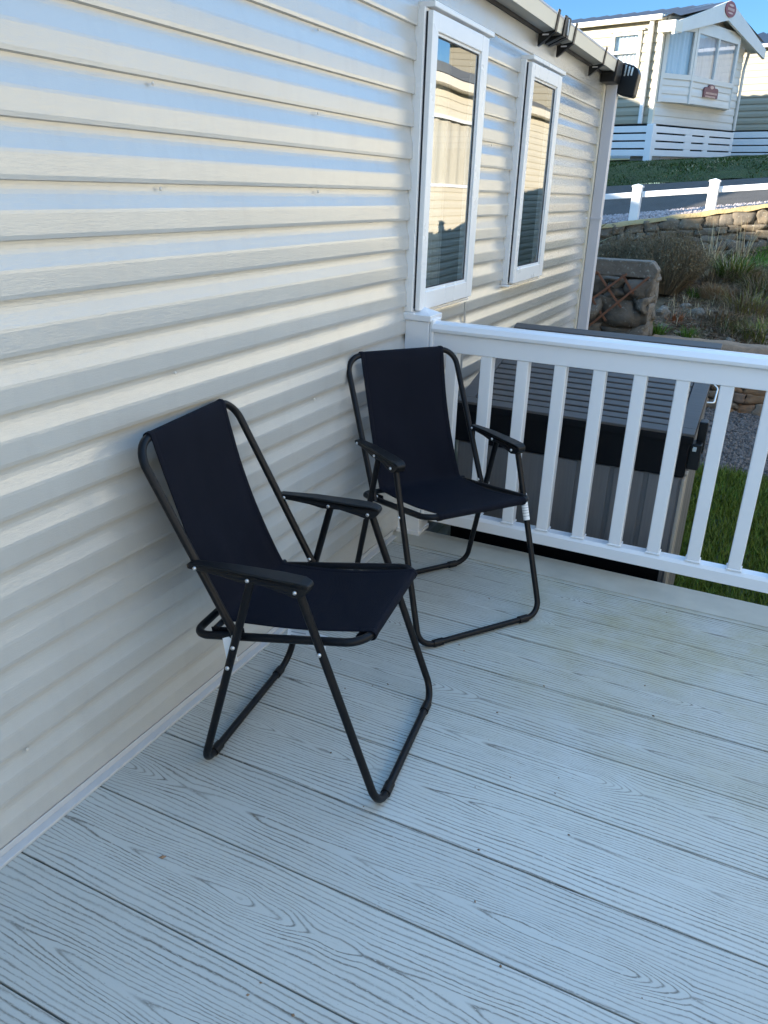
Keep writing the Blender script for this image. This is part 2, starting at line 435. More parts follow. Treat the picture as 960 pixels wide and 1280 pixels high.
# unseen ridge added west of the caravan, shaped to shade the road and banks
SUN_AZ = (-.82, -.57)
def west_shade_hill():
    vs = []; fs = []
    xs = [-60, -40, -25, -16, -12, -10.2, -9, -8.4, -7.8, -7.0]
    ys = lin(-14, 30, 44)
    for y in ys:
        H = lerp([(-14, 2.6), (3.0, 3.5), (4.4, 3.6), (5.0, 3.45), (5.6, 3.3), (6.1, 3.5), (6.8, 4.3), (12.2, 4.85), (16, 5.2), (30, 6.0)], y)
        for x in xs:
            k = {-7.0: 0, -7.8: .25, -8.4: .7, -9: 1, -10.2: 1.02}.get(x, 1.02+.004*(-10-x))
            base = -.6 if y < 7 else hz(x, y)-.2
            vs.append((x, y, base+(H-base)*k + (.05*noise.noise(Vector((x, y, 0))) if k else 0)))
    nx = len(xs)
    for j in range(len(ys)-1):
        for i in range(nx-1):
            fs.append((j*nx+i, j*nx+i+1, (j+1)*nx+i+1, (j+1)*nx+i))
    mb = MB(); mb.add(vs, fs, 0, True)
    o = mb.build('shade_hill', M['field']); o['kind'] = 'structure'
west_shade_hill()

# ------------------------------------------------------------------ siding builder
def siding(mb, o, ex, en, x0, x1, z0, z1, pitch, base_z, dep=.0135, holes=(), mi=0, step=.6):
    """Dutch-lap cladding on a wall through o; ex along the wall, en outward."""
    o = Vector(o); ex = Vector(ex); en = Vector(en); ez = Vector((0, 0, 1))
    prof = [(0.0, .06), (.02, .93), (.10, 1.0), (.46, .90), (.52, .84), (.60, .66), (.78, .28), (.86, .16), (.93, .11), (1.0, .10)]
    k0 = math.floor((z0-base_z)/pitch); k1 = math.ceil((z1-base_z)/pitch)
    for k in range(k0, k1):
        b = base_z+k*pitch
        cuts = sorted({x0, x1} | {min(max(h[j], x0), x1) for h in holes for j in (0, 1)})
        for a, c in zip(cuts, cuts[1:]):
            if c-a < 1e-6: continue
            xm = (a+c)/2; inh = None
            for h in holes:
                if h[0] < xm < h[1]: inh = h
            for (t0, d0), (t1, d1) in zip(prof, prof[1:]):
                za, zb = b+t0*pitch, b+t1*pitch
                da, db = d0, d1
                segs = [(max(za, z0), min(zb, z1))]
                if inh:
                    s = []
                    for lo, hi in segs:
                        if lo < inh[2]: s.append((lo, min(hi, inh[2])))
                        if hi > inh[3]: s.append((max(lo, inh[3]), hi))
                    segs = s
                for lo, hi in segs:
                    if hi-lo < 1e-7 and zb-za > 1e-7: continue
                    if hi < lo: continue
                    q = lambda z: da+(db-da)*((z-za)/(zb-za) if zb > za else 0)
                    vs = [o+ex*a+en*(q(lo)*dep)+ez*lo, o+ex*c+en*(q(lo)*dep)+ez*lo, o+ex*c+en*(q(hi)*dep)+ez*hi, o+ex*a+en*(q(hi)*dep)+ez*hi]
                    mb.add(vs, [(0, 1, 2, 3)], mi)

# ------------------------------------------------------------------ our holiday home
home = empty('mobile_home', (0, 0, 0))
tag(home, 'cream clad holiday home with two tall white windows, filling the left of the deck', 'mobile home')
WALL_END = 5.74
WZ0, WZ1 = .93, 1.90
holes = [(2.79, 3.33, .94, 1.89), (3.95, 4.46, .94, 1.89)]
mb = MB()
siding(mb, (0, 0, 0), (0, 1, 0), (1, 0, 0), -2.2, 5.70, -.42, 1.95, .1017, 1.340-20*.1017, .0135, holes)
for k, yy in [(0, 1.45), (0, 2.125), (2, 1.45), (2, 2.125), (4, 2.127), (-4, 1.455), (-2, .78), (4, 1.45), (6, .8), (6, 3.6), (2, 3.62), (0, 4.8), (-8, .72), (-8, 1.42), (-6, 2.1), (-11, .9)]:
    z = 1.340+k*.1017-.0095
    mb.ball((.0105, yy, z), .0042, 1, (.5, 1, 1), 8)
wall = mb.build('wall', [M['siding'], M['soffit']], home)
mb = MB()   # flat panel under the soffit, corner trim, vertical joint
mb.box(-.02, .0095, -2.2, 5.70, 1.9505, 2.056)
mb.build('eave_panel', M['siding'], home)
mb = MB(); mb.box(-.03, .019, 5.6905, WALL_END+.012, -.42, 2.05); mb.build('corner_trim', M['cream_trim'], home, .003)
mb = MB(); mb.box(.0137, .0160, 3.405, 3.425, -.4, .885); mb.build('joint_strip', M['siding'], home, .0008)
mb = MB()   # the far end, back and near end of the caravan body
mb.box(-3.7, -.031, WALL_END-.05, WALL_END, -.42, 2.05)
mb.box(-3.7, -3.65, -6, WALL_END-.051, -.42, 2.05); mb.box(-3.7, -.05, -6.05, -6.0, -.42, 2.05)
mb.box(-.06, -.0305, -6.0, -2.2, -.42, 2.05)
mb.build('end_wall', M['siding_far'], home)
mb = MB(); mb.box(-3.6, -.10, -2.15, -2.1, -.4, 2.0); mb.box(-1.9, -1.85, -2.05, 5.6, -.4, 2.0); mb.box(-3.6, -.05, -2.0, 5.6, -.44, -.421)
mb.build('interior_partition', M['curtain'], home)
# roof: two slopes
mb = MB()
for sg, xa in ((1, .085), (-1, -3.785)):
    xm = -1.85
    mb.add([(xa, -6.1, 2.115), (xa, WALL_END+.16, 2.115), (xm, WALL_END+.16, 2.56), (xm, -6.1, 2.56),
            (xa, -6.1, 2.09), (xa, WALL_END+.16, 2.09), (xm, WALL_END+.16, 2.53), (xm, -6.1, 2.53)],
           [(0,1,2,3), (7,6,5,4), (0,4,5,1), (1,5,6,2), (3,2,6,7), (0,3,7,4)])
mb.add([(-.0305, WALL_END-.002, 2.05), (-3.7, WALL_END-.002, 2.05), (-1.85, WALL_END-.002, 2.54)], [(0, 1, 2)])
mb.build('roof', M['roof'], home)
mb = MB(); mb.box(-.02, .0878, -6.05, WALL_END+.03, 2.0565, 2.0645); mb.build('soffit', M['soffit'], home)
# box gutter, cream face with a grey lip
mb = MB()
yE = WALL_END-.02
mb.prism([(.0885, 2.050), (.094, 2.050), (.102, 2.108), (.0965, 2.108)], (0, -6.05, 0), (1, 0, 0), (0, 0, 1), (0, 1, 0), yE+6.05)
gut = mb.build('gutter', M['cream_trim'], home)
mb = MB(); mb.box(.080, .104, -6.05, yE, 2.1085, 2.1185); mb.build('gutter_lip', M['pipe'], gut, .002)
mb = MB(); mb.box(.0105, .0175, -2.2, 5.68, 2.040, 2.056); mb.build('shadow_strip', M['rubber'], home)
def bracket(y, w=.028, clip=False):
    mb = MB()
    # arm under the soffit, tab down the wall, upstand round the gutter face
    mb.prism([(.0185, 2.036), (.0185, 1.985), (.030, 1.992), (.088, 2.036), (.099, 2.041), (.1105, 2.132), (.1035, 2.132), (.0955, 2.0485), (.084, 2.047)],
             (0, y-w/2, 0), (1, 0, 0), (0, 0, 1), (0, 1, 0), w)
    b = mb.build('gutter_bracket', M['blackp'], home, .002)
    mb = MB(); mb.box(.040, .070, y-w/2-.0015, y-w/2-.0002, 2.028, 2.034); mb.build('bracket_slot', M['pipe'], b)
    return b
for y in (4.15, 4.49, 5.22): bracket(y, .03)
mb = MB()
for dy in (-.03, .03):
    mb.prism([(.0185, 2.041), (.0185, 2.010), (.090, 2.040), (.104, 2.042), (.112, 2.128), (.103, 2.128), (.0965, 2.0475)], (0, 4.31+dy-.02, 0), (1, 0, 0), (0, 0, 1), (0, 1, 0), .04)
u = mb.build('gutter_union', M['blackp'], home, .002)
mb = MB(); mb.box(.1075, .1135, 4.303, 4.317, 2.052, 2.118); mb.build('union_clip', M['silver'], u)
# black outlet over the downpipe and the rounded return at the corner
mb = MB()
mb.prism([(.012, 2.052), (.012, 1.995), (.10, 1.995), (.107, 2.03), (.112, 2.118), (.098, 2.118), (.094, 2.052)], (0, 5.56, 0), (1, 0, 0), (0, 0, 1), (0, 1, 0), .16)
mb.build('gutter_outlet', M['blackp'], home, .004)
mb = MB()
pl = [(p[0], p[1]) for p in fillet([(.05, 0, 1.965), (.11, 0, 1.94), (.195, 0, 1.922), (.215, 0, 2.09), (.11, 0, 2.122), (.05, 0, 2.10)], [0, 0, .02, .055, .01, 0], 6) for p in [(p[0], p[2])]]
mb.prism(pl, (0, 5.74, 0), (1, 0, 0), (0, 0, 1), (0, 1, 0), .10)
e = mb.build('gutter_return', M['blackp'], home, .006)
mb = MB()
for x0 in (.118, .140, .160):
    mb.prism([(x0, 2.045+.1*(x0-.118)), (x0+.009, 2.045), (x0+.016, 2.105-.35*(x0-.118)), (x0+.005, 2.108-.35*(x0-.118))], (0, 5.7375, 0), (1, 0, 0), (0, 0, 1), (0, 1, 0), .0035)
mb.build('return_clip', M['silver'], e)
# square downpipe
mb = MB(); mb.box(.0215, .089, 5.725, 5.7935, -.40, 2.0); dp = mb.build('downpipe', M['pipe'], home, .004)
mb = MB(); mb.box(.0, .0925, 5.7205, 5.7975, 1.188, 1.204); mb.box(-.02, .012, 5.64, 5.7205, 1.19, 1.202); mb.build('pipe_clip', M['pipe'], dp, .001)
# windows
def window(y0, y1):
    z0, z1 = .915, 1.905
    mb = MB()      # outer frame
    D = .036
    for (a, b, c, d) in ((y0, y0+.032, z0, z1), (y1-.032, y1, z0, z1), (y0+.032, y1-.032, z0, z0+.032), (y0+.032, y1-.032, z1-.032, z1)):
        mb.box(.001, D, a, b, c, d)
    w = mb.build('window', M['upvc'], home, .003)
    mb = MB()      # gasket
    g0, g1 = y0+.012, y1-.012
    for (a, b, c, d) in ((g0, g0+.02, z0+.012, z1-.012), (g1-.02, g1, z0+.012, z1-.012), (g0+.02, g1-.02, z0+.012, z0+.032), (g0+.02, g1-.02, z1-.032, z1-.012)):
        mb.box(D+.0005, D+.0075, a, b, c, d)
    mb.build('gasket', M['rubber'], w)
    mb = MB()      # sash
    s0, s1, t0, t1 = y0+.008, y1-.006, z0+.006, z1-.010
    ml, mrr, mt, mb_ = .050, .072, .055, .066
    X0, X1 = D+.008, D+.028
    mb.box(X0, X1, s0, s0+ml, t0, t1); mb.box(X0, X1, s1-mrr, s1, t0, t1)
    mb.box(X0, X1, s0+ml, s1-mrr, t0, t0+mb_); mb.box(X0, X1, s0+ml, s1-mrr, t1-mt, t1)
    mb.build('sash', M['upvc'], w, .003)
    mb = MB()      # glazing bead
    b0, b1, c0, c1 = s0+ml+.0005, s1-mrr-.0005, t0+mb_+.0005, t1-mt-.0005
    for (a, b, c, d) in ((b0, b0+.009, c0, c1), (b1-.009, b1, c0, c1), (b0+.009, b1-.009, c0, c0+.009), (b0+.009, b1-.009, c1-.009, c1)):
        mb.box(X0+.002, X1-.007, a, b, c, d)
    mb.build('glazing_bead', M['upvc'], w, .0015)
    mb = MB()
    mb.add([(X1-.013, b0+.006, c0+.006), (X1-.013, b1-.006, c0+.006), (X1-.013, b1-.006, c1-.006), (X1-.013, b0+.006, c1-.006)], [(0, 1, 2, 3)])
    p = mb.build('pane', M['glass'], w)
    for d, m in ((.003, M['rubber']),):
        mb = MB()
        for (a, b, c, dd) in ((b0+.0095, b0+.013, c0+.0095, c1-.0095), (b1-.013, b1-.0095, c0+.0095, c1-.0095), (b0+.013, b1-.013, c0+.0095, c0+.013), (b0+.013, b1-.013, c1-.013, c1-.0095)):
            mb.box(X1-.0125, X1-.0105, a, b, c, dd)
        mb.build('seal', m, w)
    mb = MB(); mb.box(.0, .066, y0+.016, y1+.045, z1+.001, z1+.019); mb.build('drip_cap', M['upvc'], w, .003)
    mb = MB(); mb.box(.0, D+.012, y0-.003, y1+.004, z0-.012, z0-.001); mb.build('sill', M['upvc'], w, .004)
    # curtain inside
    mb = MB(); vs = []; fs = []; nn = 60
    for i in range(nn+1):
        y = y0-.05+(y1-y0+.1)*i/nn
        x = -.11+.018*math.sin(i*1.25)+.008*math.sin(i*.53)
        vs += [(x, y, z0-.06), (x+.006*math.sin(i*.9), y, z1+.06)]
    for i in range(nn): fs.append((2*i, 2*i+2, 2*i+3, 2*i+1))
    mb.add(vs, fs, 0, True); mb.build('curtain', M['curtain'], w)
    return w
window(2.775, 3.352)
window(3.935, 4.487)

# ------------------------------------------------------------------ deck
DECK_END = 2.68
mb = MB()
for k in range(-10, 9):
    y0 = Y0+PITCH*k+.0019; y1 = Y0+PITCH*(k+1)-.0019
    if y1 > DECK_END+.02: y1 = DECK_END
    if y0 > DECK_END-.02: break
    mb.box(.006, 4.3, y0, y1, -.028, 0)
mb.box(-.02, 4.3, DECK_END+.004, 2.846, -.05, .0025, 1)
M['deck_edge'] = simple('deck_edge_board', (.47, .46, .40), .5, var=.15, vs=9.)
deck = mb.build('deck', [M['deck'], M['deck_edge']], None, .0014); deck['kind'] = 'structure'
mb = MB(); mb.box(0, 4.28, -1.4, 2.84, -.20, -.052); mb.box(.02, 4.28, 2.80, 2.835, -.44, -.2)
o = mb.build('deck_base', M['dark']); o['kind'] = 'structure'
mb = MB(); mb.box(.0025, .0365, -1.45, 2.72, .0005, .009); mb.box(.0145, .0175, -1.45, 2.72, .009, .026)
o = mb.build('edge_strip', M['alu'], None, .0015)
mb = MB()
pts = [(.0145, .001), (.036, .001), (.0365, .004), (.018, .0135), (.0145, .0135)]
tag(o, 'silver aluminium strip along the foot of the siding on the deck', 'trim strip')

# ------------------------------------------------------------------ railing
rail = empty('deck_railing', (0, 2.8, 0))
tag(rail, 'white plastic balustrade with square balusters closing the far end of the deck', 'railing')
RY = 2.782
def rpart(mb, name, bev=.003, mat=None, parent=None):
    o = mb.build(name, mat or M['rail_white'], parent or rail, bev)
    if not parent: o.location = (0, -2.8, 0)
    return o
for px in (.008, 2.60):
    mb = MB(); mb.box(px, px+.100, RY-.004, RY+.096, .001, .885); p = rpart(mb, 'post', .004)
    mb = MB(); cx = px+.05; cy = RY+.046; a = .0575; b = .050
    mb.box(cx-a, cx+a, cy-a, cy+a, .886, .908)
    mb.add([(cx-a+.003, cy-a+.003, .908), (cx+a-.003, cy-a+.003, .908), (cx+a-.003, cy+a-.003, .908), (cx-a+.003, cy+a-.003, .908), (cx, cy, .932)], [(0, 1, 4), (1, 2, 4), (2, 3, 4), (3, 0, 4)])
    rpart(mb, 'post_cap', .002, None, p)
    mb = MB(); mb.box(px-.004, px+.104, RY-.008, RY+.100, .0015, .022); rpart(mb, 'post_skirt', .003, None, p)
x0, x1 = .118, 2.59
# top rail: bread-loaf handrail over a deep channel
prof = [(.010, .778), (.062, .778), (.062, .845), (.076, .850), (.078, .862), (.068, .879), (.050, .886), (.022, .886), (.004, .879), (-.006, .862), (-.004, .850), (.010, .845)]
mb = MB(); mb.prism([(RY+p[0], p[1]) for p in prof], (x0, 0, 0), (0, 1, 0), (0, 0, 1), (1, 0, 0), x1-x0); rpart(mb, 'top_rail', .003)
prof = [(.008, .076), (.064, .076), (.064, .118), (.056, .131), (.016, .131), (.008, .118)]
mb = MB(); mb.prism([(RY+p[0], p[1]) for p in prof], (x0, 0, 0), (0, 1, 0), (0, 0, 1), (1, 0, 0), x1-x0); rpart(mb, 'bottom_rail', .002)
for bx, zz0, zz1 in ((.108, .766, .896), (.108, .07, .14)):
    mb = MB(); mb.box(bx, bx+.016, RY-.002, RY+.080, zz0+.0, zz1); rpart(mb, 'rail_bracket', .006)
    mb = MB(); mb.box(2.583, 2.599, RY-.002, RY+.080, zz0, zz1); rpart(mb, 'rail_bracket', .006)
bal0 = None
xs = [.176+.1395*i for i in range(17)]
for i, bx in enumerate(xs):
    if i == 0:
        mb = MB(); mb.box(0, .045, RY+.014, RY+.058, .1305, .7785); bal0 = rpart(mb, 'baluster', .004)
        bal0.location = (bx, -2.8, 0)
        mb = MB(); mb.box(-.004, .049, RY+.010, RY+.062, .1315, .1385); c0 = rpart(mb, 'baluster_collar', .002, None, bal0)
    else:
        b = bal0.copy(); COL.objects.link(b); b.parent = rail; b.location = (bx, -2.8, 0)
        c = c0.copy(); COL.objects.link(c); c.parent = b

# ------------------------------------------------------------------ folding chairs
PV = dict(uF=.260, wF=.240, uR=-.195, wR=.246, uA1=.061, zA1=.549, uA2=-.052, zA2=.547, uB=-.333, zB=.816, wB=.2175, uQ=-.106, zQ=.388, uSf=.205, zSf=.425, uSr=-.229, zSr=.353, wS=.200)
def make_chair(label):
    q = PV; r = .0098
    root = empty('folding_chair', (0, 0, 0))
    tag(root, label, 'folding chair', 'pair of folding chairs')
    wl = .2355
    def screw(c, axis, parent, rr=.0052):
        mb = MB(); c = Vector(c); ax = Vector(axis)
        mb.tube([c, c+ax*.003, c+ax*.0048], [rr, rr, rr*.55], 10)
        return mb.build('screw', M['screw'], parent)
    # front U frame
    zf = r+.004
    pts = fillet([(q['uA1'], -wl, q['zA1']), (q['uF'], -q['wF'], zf), (q['uF'], q['wF'], zf), (q['uA1'], wl, q['zA1'])], [0, .052, .052, 0], 10)
    mb = MB(); mb.tube(pts, r, 12); ff = mb.build('front_leg_frame', M['frame'], root)
    for s in (-1, 1):
        mb = MB(); mb.tube([(q['uF'], s*(q['wF']-.088), zf), (q['uF'], s*(q['wF']-.052), zf)], r+.0028, 12); mb.ball((q['uF'], s*(q['wF']-.058), zf-.006), .0085, 0, (1.1, 1.3, .9))
        mb.build('foot_sleeve', M['arm'], ff)
    pts = fillet([(q['uA2'], -wl+.002, q['zA2']), (q['uR'], -q['wR'], zf), (q['uR'], q['wR'], zf), (q['uA2'], wl-.002, q['zA2'])], [0, .048, .048, 0], 10)
    mb = MB(); mb.tube(pts, r, 12); rf = mb.build('rear_leg_frame', M['frame'], root)
    for s in (-1, 1):
        mb = MB(); mb.tube([(q['uR'], s*(q['wR']-.080), zf), (q['uR'], s*(q['wR']-.048), zf)], r+.0028, 12); mb.ball((q['uR']-.002, s*(q['wR']-.05), zf-.006), .0085, 0, (1.3, 1.1, .9))
        mb.build('foot_sleeve', M['arm'], rf)
    # seat frame: closed rounded loop
    w = q['wS']
    pts = fillet([(q['uSf'], -w, q['zSf']), (q['uSf'], w, q['zSf']), (q['uSr'], w, q['zSr']), (q['uSr'], -w, q['zSr'])], [.05, .05, .042, .042], 8, True)
    mb = MB(); mb.tube(pts, r, 12, closed=True); sf = mb.build('seat_frame', M['frame'], root)
    # back frame: inverted U
    wb = q['wB']
    d = Vector((q['uQ']-q['uB'], 0, q['zQ']-q['zB'])).normalized()
    bot = Vector((q['uQ'], 0, q['zQ']))+d*.014
    pts = fillet([(bot.x, -wb, bot.z), (q['uB'], -wb, q['zB']), (q['uB'], wb, q['zB']), (bot.x, wb, bot.z)], [0, .060, .060, 0], 10)
    mb = MB(); mb.tube(pts, r, 12); bf = mb.build('back_frame', M['frame'], root)
    for s in (-1, 1):
        screw((q['uQ'], s*(wb+r-.001), q['zQ']), (0, s, 0), bf)
        screw((q['uQ'], s*(wb-r+.001), q['zQ']), (0, -s, 0), bf)
        # crossings of legs with the seat side bars
        t = (q['zA1']-.402)/q['zA1']; uu = q['uA1']+(q['uF']-q['uA1'])*t
        screw((uu, s*(wl+r+.001), .402), (0, s, 0), ff)
        screw((uu-.004, s*(wl-r-.022), .404), (0, -s, 0), sf)
        t = (q['zA2']-.317)/q['zA2']; uu = q['uA2']+(q['uR']-q['uA2'])*t
        screw((uu, s*(wl+r+.005), .317), (0, s, 0), rf)
        t = (q['zA2']-.372)/q['zA2']; uu = q['uA2']+(q['uR']-q['uA2'])*t
        screw((uu, s*(wl+r+.001), .372), (0, s, 0), rf)
    # rear cross bar under the fabric crease
    mb = MB(); mb.tube([(-.172, -wl+.045, .377), (-.172, wl-.045, .377)], .0075, 10)
    for s in (-1, 1): mb.bar((-.185, s*(w-.014), .366), (-.10, s*(w-.014), .380), .003, .018)
    mb.build('cross_bar', M['frame'], root)
    # sling fabric: one sheet from the top rail over the crease to the front rail
    wf = .166
    path = []
    B = Vector((q['uB'], 0, q['zB'])); K = Vector((-.166, 0, .3875)); Fq = Vector((q['uSf'], 0, q['zSf']))
    nrm = Vector((.95, 0, .33)).normalized()
    ctr = []
    # hem round the top tube
    for a in (230, 190, 150, 110, 70, 40): ctr.append(Vector((q['uB']+(r+.0016)*math.cos(R(a)), 0, q['zB']+(r+.0016)*math.sin(R(a)))))
    for i in range(1, 15):
        t = i/15; p = B.lerp(K, t); sag = -.012*math.sin(math.pi*t); ctr.append(p+nrm*(r*(1-t)+sag))
    ctr.append(K+Vector((-.002, 0, .008))); ctr.append(K+Vector((.008, 0, .0)))
    for i in range(1, 13):
        t = i/13; p = (K+Vector((.01, 0, 0))).lerp(Fq+Vector((0, 0, r+.0016)), t); ctr.append(p+Vector((0, 0, -.011*math.sin(math.pi*t))))
    for a in (90, 60, 30, 0, -40, -80, -120, -160): ctr.append(Vector((q['uSf']+(r+.0016)*math.cos(R(a)), 0, q['zSf']+(r+.0016)*math.sin(R(a)))))
    ctr.append(Vector((q['uSf']-.035, 0, q['zSf']-.010)))
    vs = []; fs = []; nv = 14
    for i, p in enumerate(ctr):
        tt = i/(len(ctr)-1)
        e = 0.
        wloc = wf - (.006*math.sin(math.pi*min(1, max(0, (i-5)/15))) if i < 21 else .004*math.sin(math.pi*min(1, max(0, (i-21)/13))))
        for j in range(nv+1):
            c = 2*j/nv-1
            bend = .007*(1-c*c)*(math.sin(math.pi*min(1, max(0, (i-5)/15))) if 5 < i < 21 else (math.sin(math.pi*min(1, max(0, (i-22)/12))) if 22 < i < 34 else 0))
            wr = (.0016*noise.noise(Vector((i*.35, j*.5, 3)))+.0013*math.sin(j*1.7+.4)*math.sin(math.pi*min(1, max(0, (i-5)/29))))*(1 if 6 < i < 34 else 0)
            off = -nrm*bend if i < 21 else Vector((0, 0, -bend))
            vs.append(p+off+nrm*wr+Vector((0, c*wloc, 0)))
    for i in range(len(ctr)-1):
        for j in range(nv):
            a = i*(nv+1)+j; fs.append((a, a+1, a+nv+2, a+nv+1))
    mb = MB(); mb.add(vs, fs, 0, True); sl = mb.build('sling_fabric', M['fabric'], root)
    for sgn in (-1, 1):     # stitched side hems
        hv = []; hf = []
        for i in range(len(ctr)):
            p0 = Vector(vs[i*(nv+1)+(0 if sgn < 0 else nv)]); p1 = Vector(vs[i*(nv+1)+(1 if sgn < 0 else nv-1)])
            nn_ = nrm if i < 21 else Vector((.0, 0, 1)); up_ = nn_*.0022 if i < 33 else Vector((ctr[i].x-q['uSf'], 0, ctr[i].z-q['zSf'])).normalized()*.0022
            if i < 6: up_ = Vector((ctr[i].x-q['uB'], 0, ctr[i].z-q['zB'])).normalized()*.0022
            d_ = (p1-p0).normalized(); hv += [p0+up_*.6, p0+up_+d_*.002, p0+up_+d_*.0135, p0+up_*.55+d_*.0155]
        for i in range(len(ctr)-1):
            for k_ in range(3): hf.append((4*i+k_, 4*i+k_+1, 4*i+k_+5, 4*i+k_+4))
        hb = MB(); hb.add(hv, hf, 0, True); hb.build('side_hem', M['fabric'], sl)
    md = sl.modifiers.new('thick', 'SOLIDIFY'); md.thickness = .0018; md.offset = 0
    # armrests
    for s in (-1, 1):
        yc = s*(wl-.004)
        side = [(-.205, .551), (-.207, .562), (-.196, .566), (-.10, .571), (.02, .571), (.070, .570), (.088, .566), (.092, .558), (.088, .549), (.078, .538), (.058, .534), (.030, .541), (-.02, .5485), (-.07, .5435), (-.11, .549), (-.16, .551)]
        half = [.013, .0135, .0145, .0175, .0215, .0215, .0175, .0165]
        def hw(u): return lerp([(-.207, .0125), (-.15, .015), (-.05, .019), (.03, .0225), (.075, .021), (.092, .0135)], u)
        nn = len(side); vs = [(u, yc-hw(u), z) for u, z in side]+[(u, yc+hw(u), z) for u, z in side]
        fs = [tuple(range(nn))[::-1], tuple(range(nn, 2*nn))]+[(i, (i+1) % nn, nn+(i+1) % nn, nn+i) for i in range(nn)]
        mb = MB(); mb.add(vs, fs, 0, False); ar = mb.build('armrest', M['arm'], root, .0035, 3)
        for u, z in ((.061, .548), (-.052, .554), (-.184, .557)):
            screw((u, yc+s*(hw(u)-.0005), z), (0, s, 0), ar, .0048)
            screw((u, yc-s*(hw(u)-.0005), z), (0, -s, 0), ar, .0048)
    return root, ff, rf, sl
def copy_tree(o, parent=None):
    c = o.copy(); COL.objects.link(c)
    if parent: c.parent = parent
    for ch in list(o.children): copy_tree(ch, c)
    return c
chA, ffA, rfA, slA = make_chair('near folding chair with navy sling fabric, its back against the siding')
chB = copy_tree(chA)
chB['label'] = 'farther folding chair with navy sling fabric, turned in the corner before the railing'
chA.location = (.374, 1.492, 0); chA.rotation_euler = (0, 0, .136)
chB.location = (.394, 2.316, 0); chB.rotation_euler = (0, 0, -.615)
def leg_pt(z):
    t = (PV['zA1']-z)/(PV['zA1']-.0138); return PV['uA1']+(PV['uF']-PV['uA1'])*t
def sticker(chair, z0, z1, s):
    a = Vector((leg_pt(z1), s*.2365, z1)); b = Vector((leg_pt(z0), s*.2372, z0))
    mb = MB(); mb.tube([a, b], .0110, 16, caps=False); st = mb.build('leg_sticker', M['paper'], chair)
    mb = MB(); mb.tube([a.lerp(b, .12), a.lerp(b, .16)], .0112, 14, caps=False)
    if z1-z0 > .05:
        for k in (.3, .42, .54, .66, .8): mb.tube([a.lerp(b, k), a.lerp(b, k+.03)], .0112, 14, caps=False)
    mb.build('sticker_print', M['print'], st)
sticker(chB, .322, .392, 1)
sticker(chA, .372, .388, 1)
# care label under the near chair and its hang tag on the rear leg
mb = MB(); vs = []; fs = []
for i in range(7):
    for j in range(2):
        vs.append((-.0+.10*i/6, -.158+.006*math.sin(i*.9)-.012*j, .398-.030*j-.003*math.sin(i)))
for i in range(6): fs.append((2*i, 2*i+1, 2*i+3, 2*i+2))
mb.add(vs, fs, 0, True); cl = mb.build('care_label', M['paper'], chA)
mb = MB()
for k in range(3):
    for (u0, u1) in ((.08, .44), (.55, .92)):
        if k == 2 and u0 > .5: continue
        v = []
        for uu in (u0, u1):
            i = uu*6; jj = .2+.24*k
            for dj in (0, .07):
                j = jj+dj
                v.append((-.0+.10*uu, -.158+.006*math.sin(i*.9)-.012*j-.0012, .398-.030*j-.003*math.sin(i)))
        mb.add(v, [(0, 1, 3, 2)])
mb.build('label_print', M['print'], cl)
mb = MB(); tz = .33; t = (PV['zA2']-tz)/PV['zA2']; uu = PV['uA2']+(PV['uR']-PV['uA2'])*t
c = Vector((uu-.012, -.222, .352))
mb.prism([(-.016, -.03), (.012, -.034), (.018, .018), (.008, .030), (-.010, .026)], c, (.97, 0, .25), (-.25, 0, .97), (0, -1, 0), .0012)
mb.build('hang_tag', M['boxlight'] if False else M['paper'], chA)

# ------------------------------------------------------------------ storage box
box = empty('storage_box', (.67, 3.35, GZ))
tag(box, 'grey brown plastic garden storage box with slatted lid behind the white railing', 'storage box')
def bpart(mb, name, mat, bev=0, parent=None):
    o = mb.build(name, mat, parent or box, bev)
    if not parent: o.location = (-.67, -3.35, -GZ)
    return o
BX0, BX1, BY0, BY1 = .17, 1.075, 3.02, 3.70
zF, zB = .405, .60          # top of the body at front and back
mb = MB()
mb.add([(BX0, BY0, GZ+.0), (BX1, BY0, GZ), (BX1, BY1, GZ), (BX0, BY1, GZ), (BX0, BY0, .37), (BX1, BY0, .37), (BX1, BY1, zB), (BX0, BY1, zB)], [(0,1,5,4), (1,2,6,5), (2,3,7,6), (3,0,4,7), (4,5,6,7)])
bpart(mb, 'body', M['body'])
npan = 7
for i in range(npan):
    a = BX0+(BX1-BX0)*i/npan+.008; b = BX0+(BX1-BX0)*(i+1)/npan-.008
    mb = MB(); mb.box(a, b, BY0-.010, BY0-.0005, GZ+.02, .368); bpart(mb, 'front_plank', M['body'], .004)
mb = MB()    # side: corner strips and planks
for (a, b) in ((BY0-.008, BY0+.045), (BY0+.075, BY0+.125)): mb.box(BX1+.0005, BX1+.012, a, b, GZ+.01, .36)
bpart(mb, 'corner_strip', M['boxlight'], .003)
mb = MB()
for i in range(3):
    a = BY0+.15+i*.18; mb.box(BX1+.0005, BX1+.009, a, a+.165, GZ+.02, .40)
bpart(mb, 'side_plank', M['body'], .003)
mb = MB(); mb.box(BX0-.004, BX1-.02, BY0-.014, BY0-.0105, GZ+.0, .035); bpart(mb, 'gap_shade_strip', M['boxband'], .002)  # black strip stands in for the shade seen below the bottom rail
# black band below the lid front
mb = MB(); mb.box(BX0-.012, BX1+.006, BY0-.020, BY0+.02, .372, .520); bpart(mb, 'front_band', M['boxband'], .006)
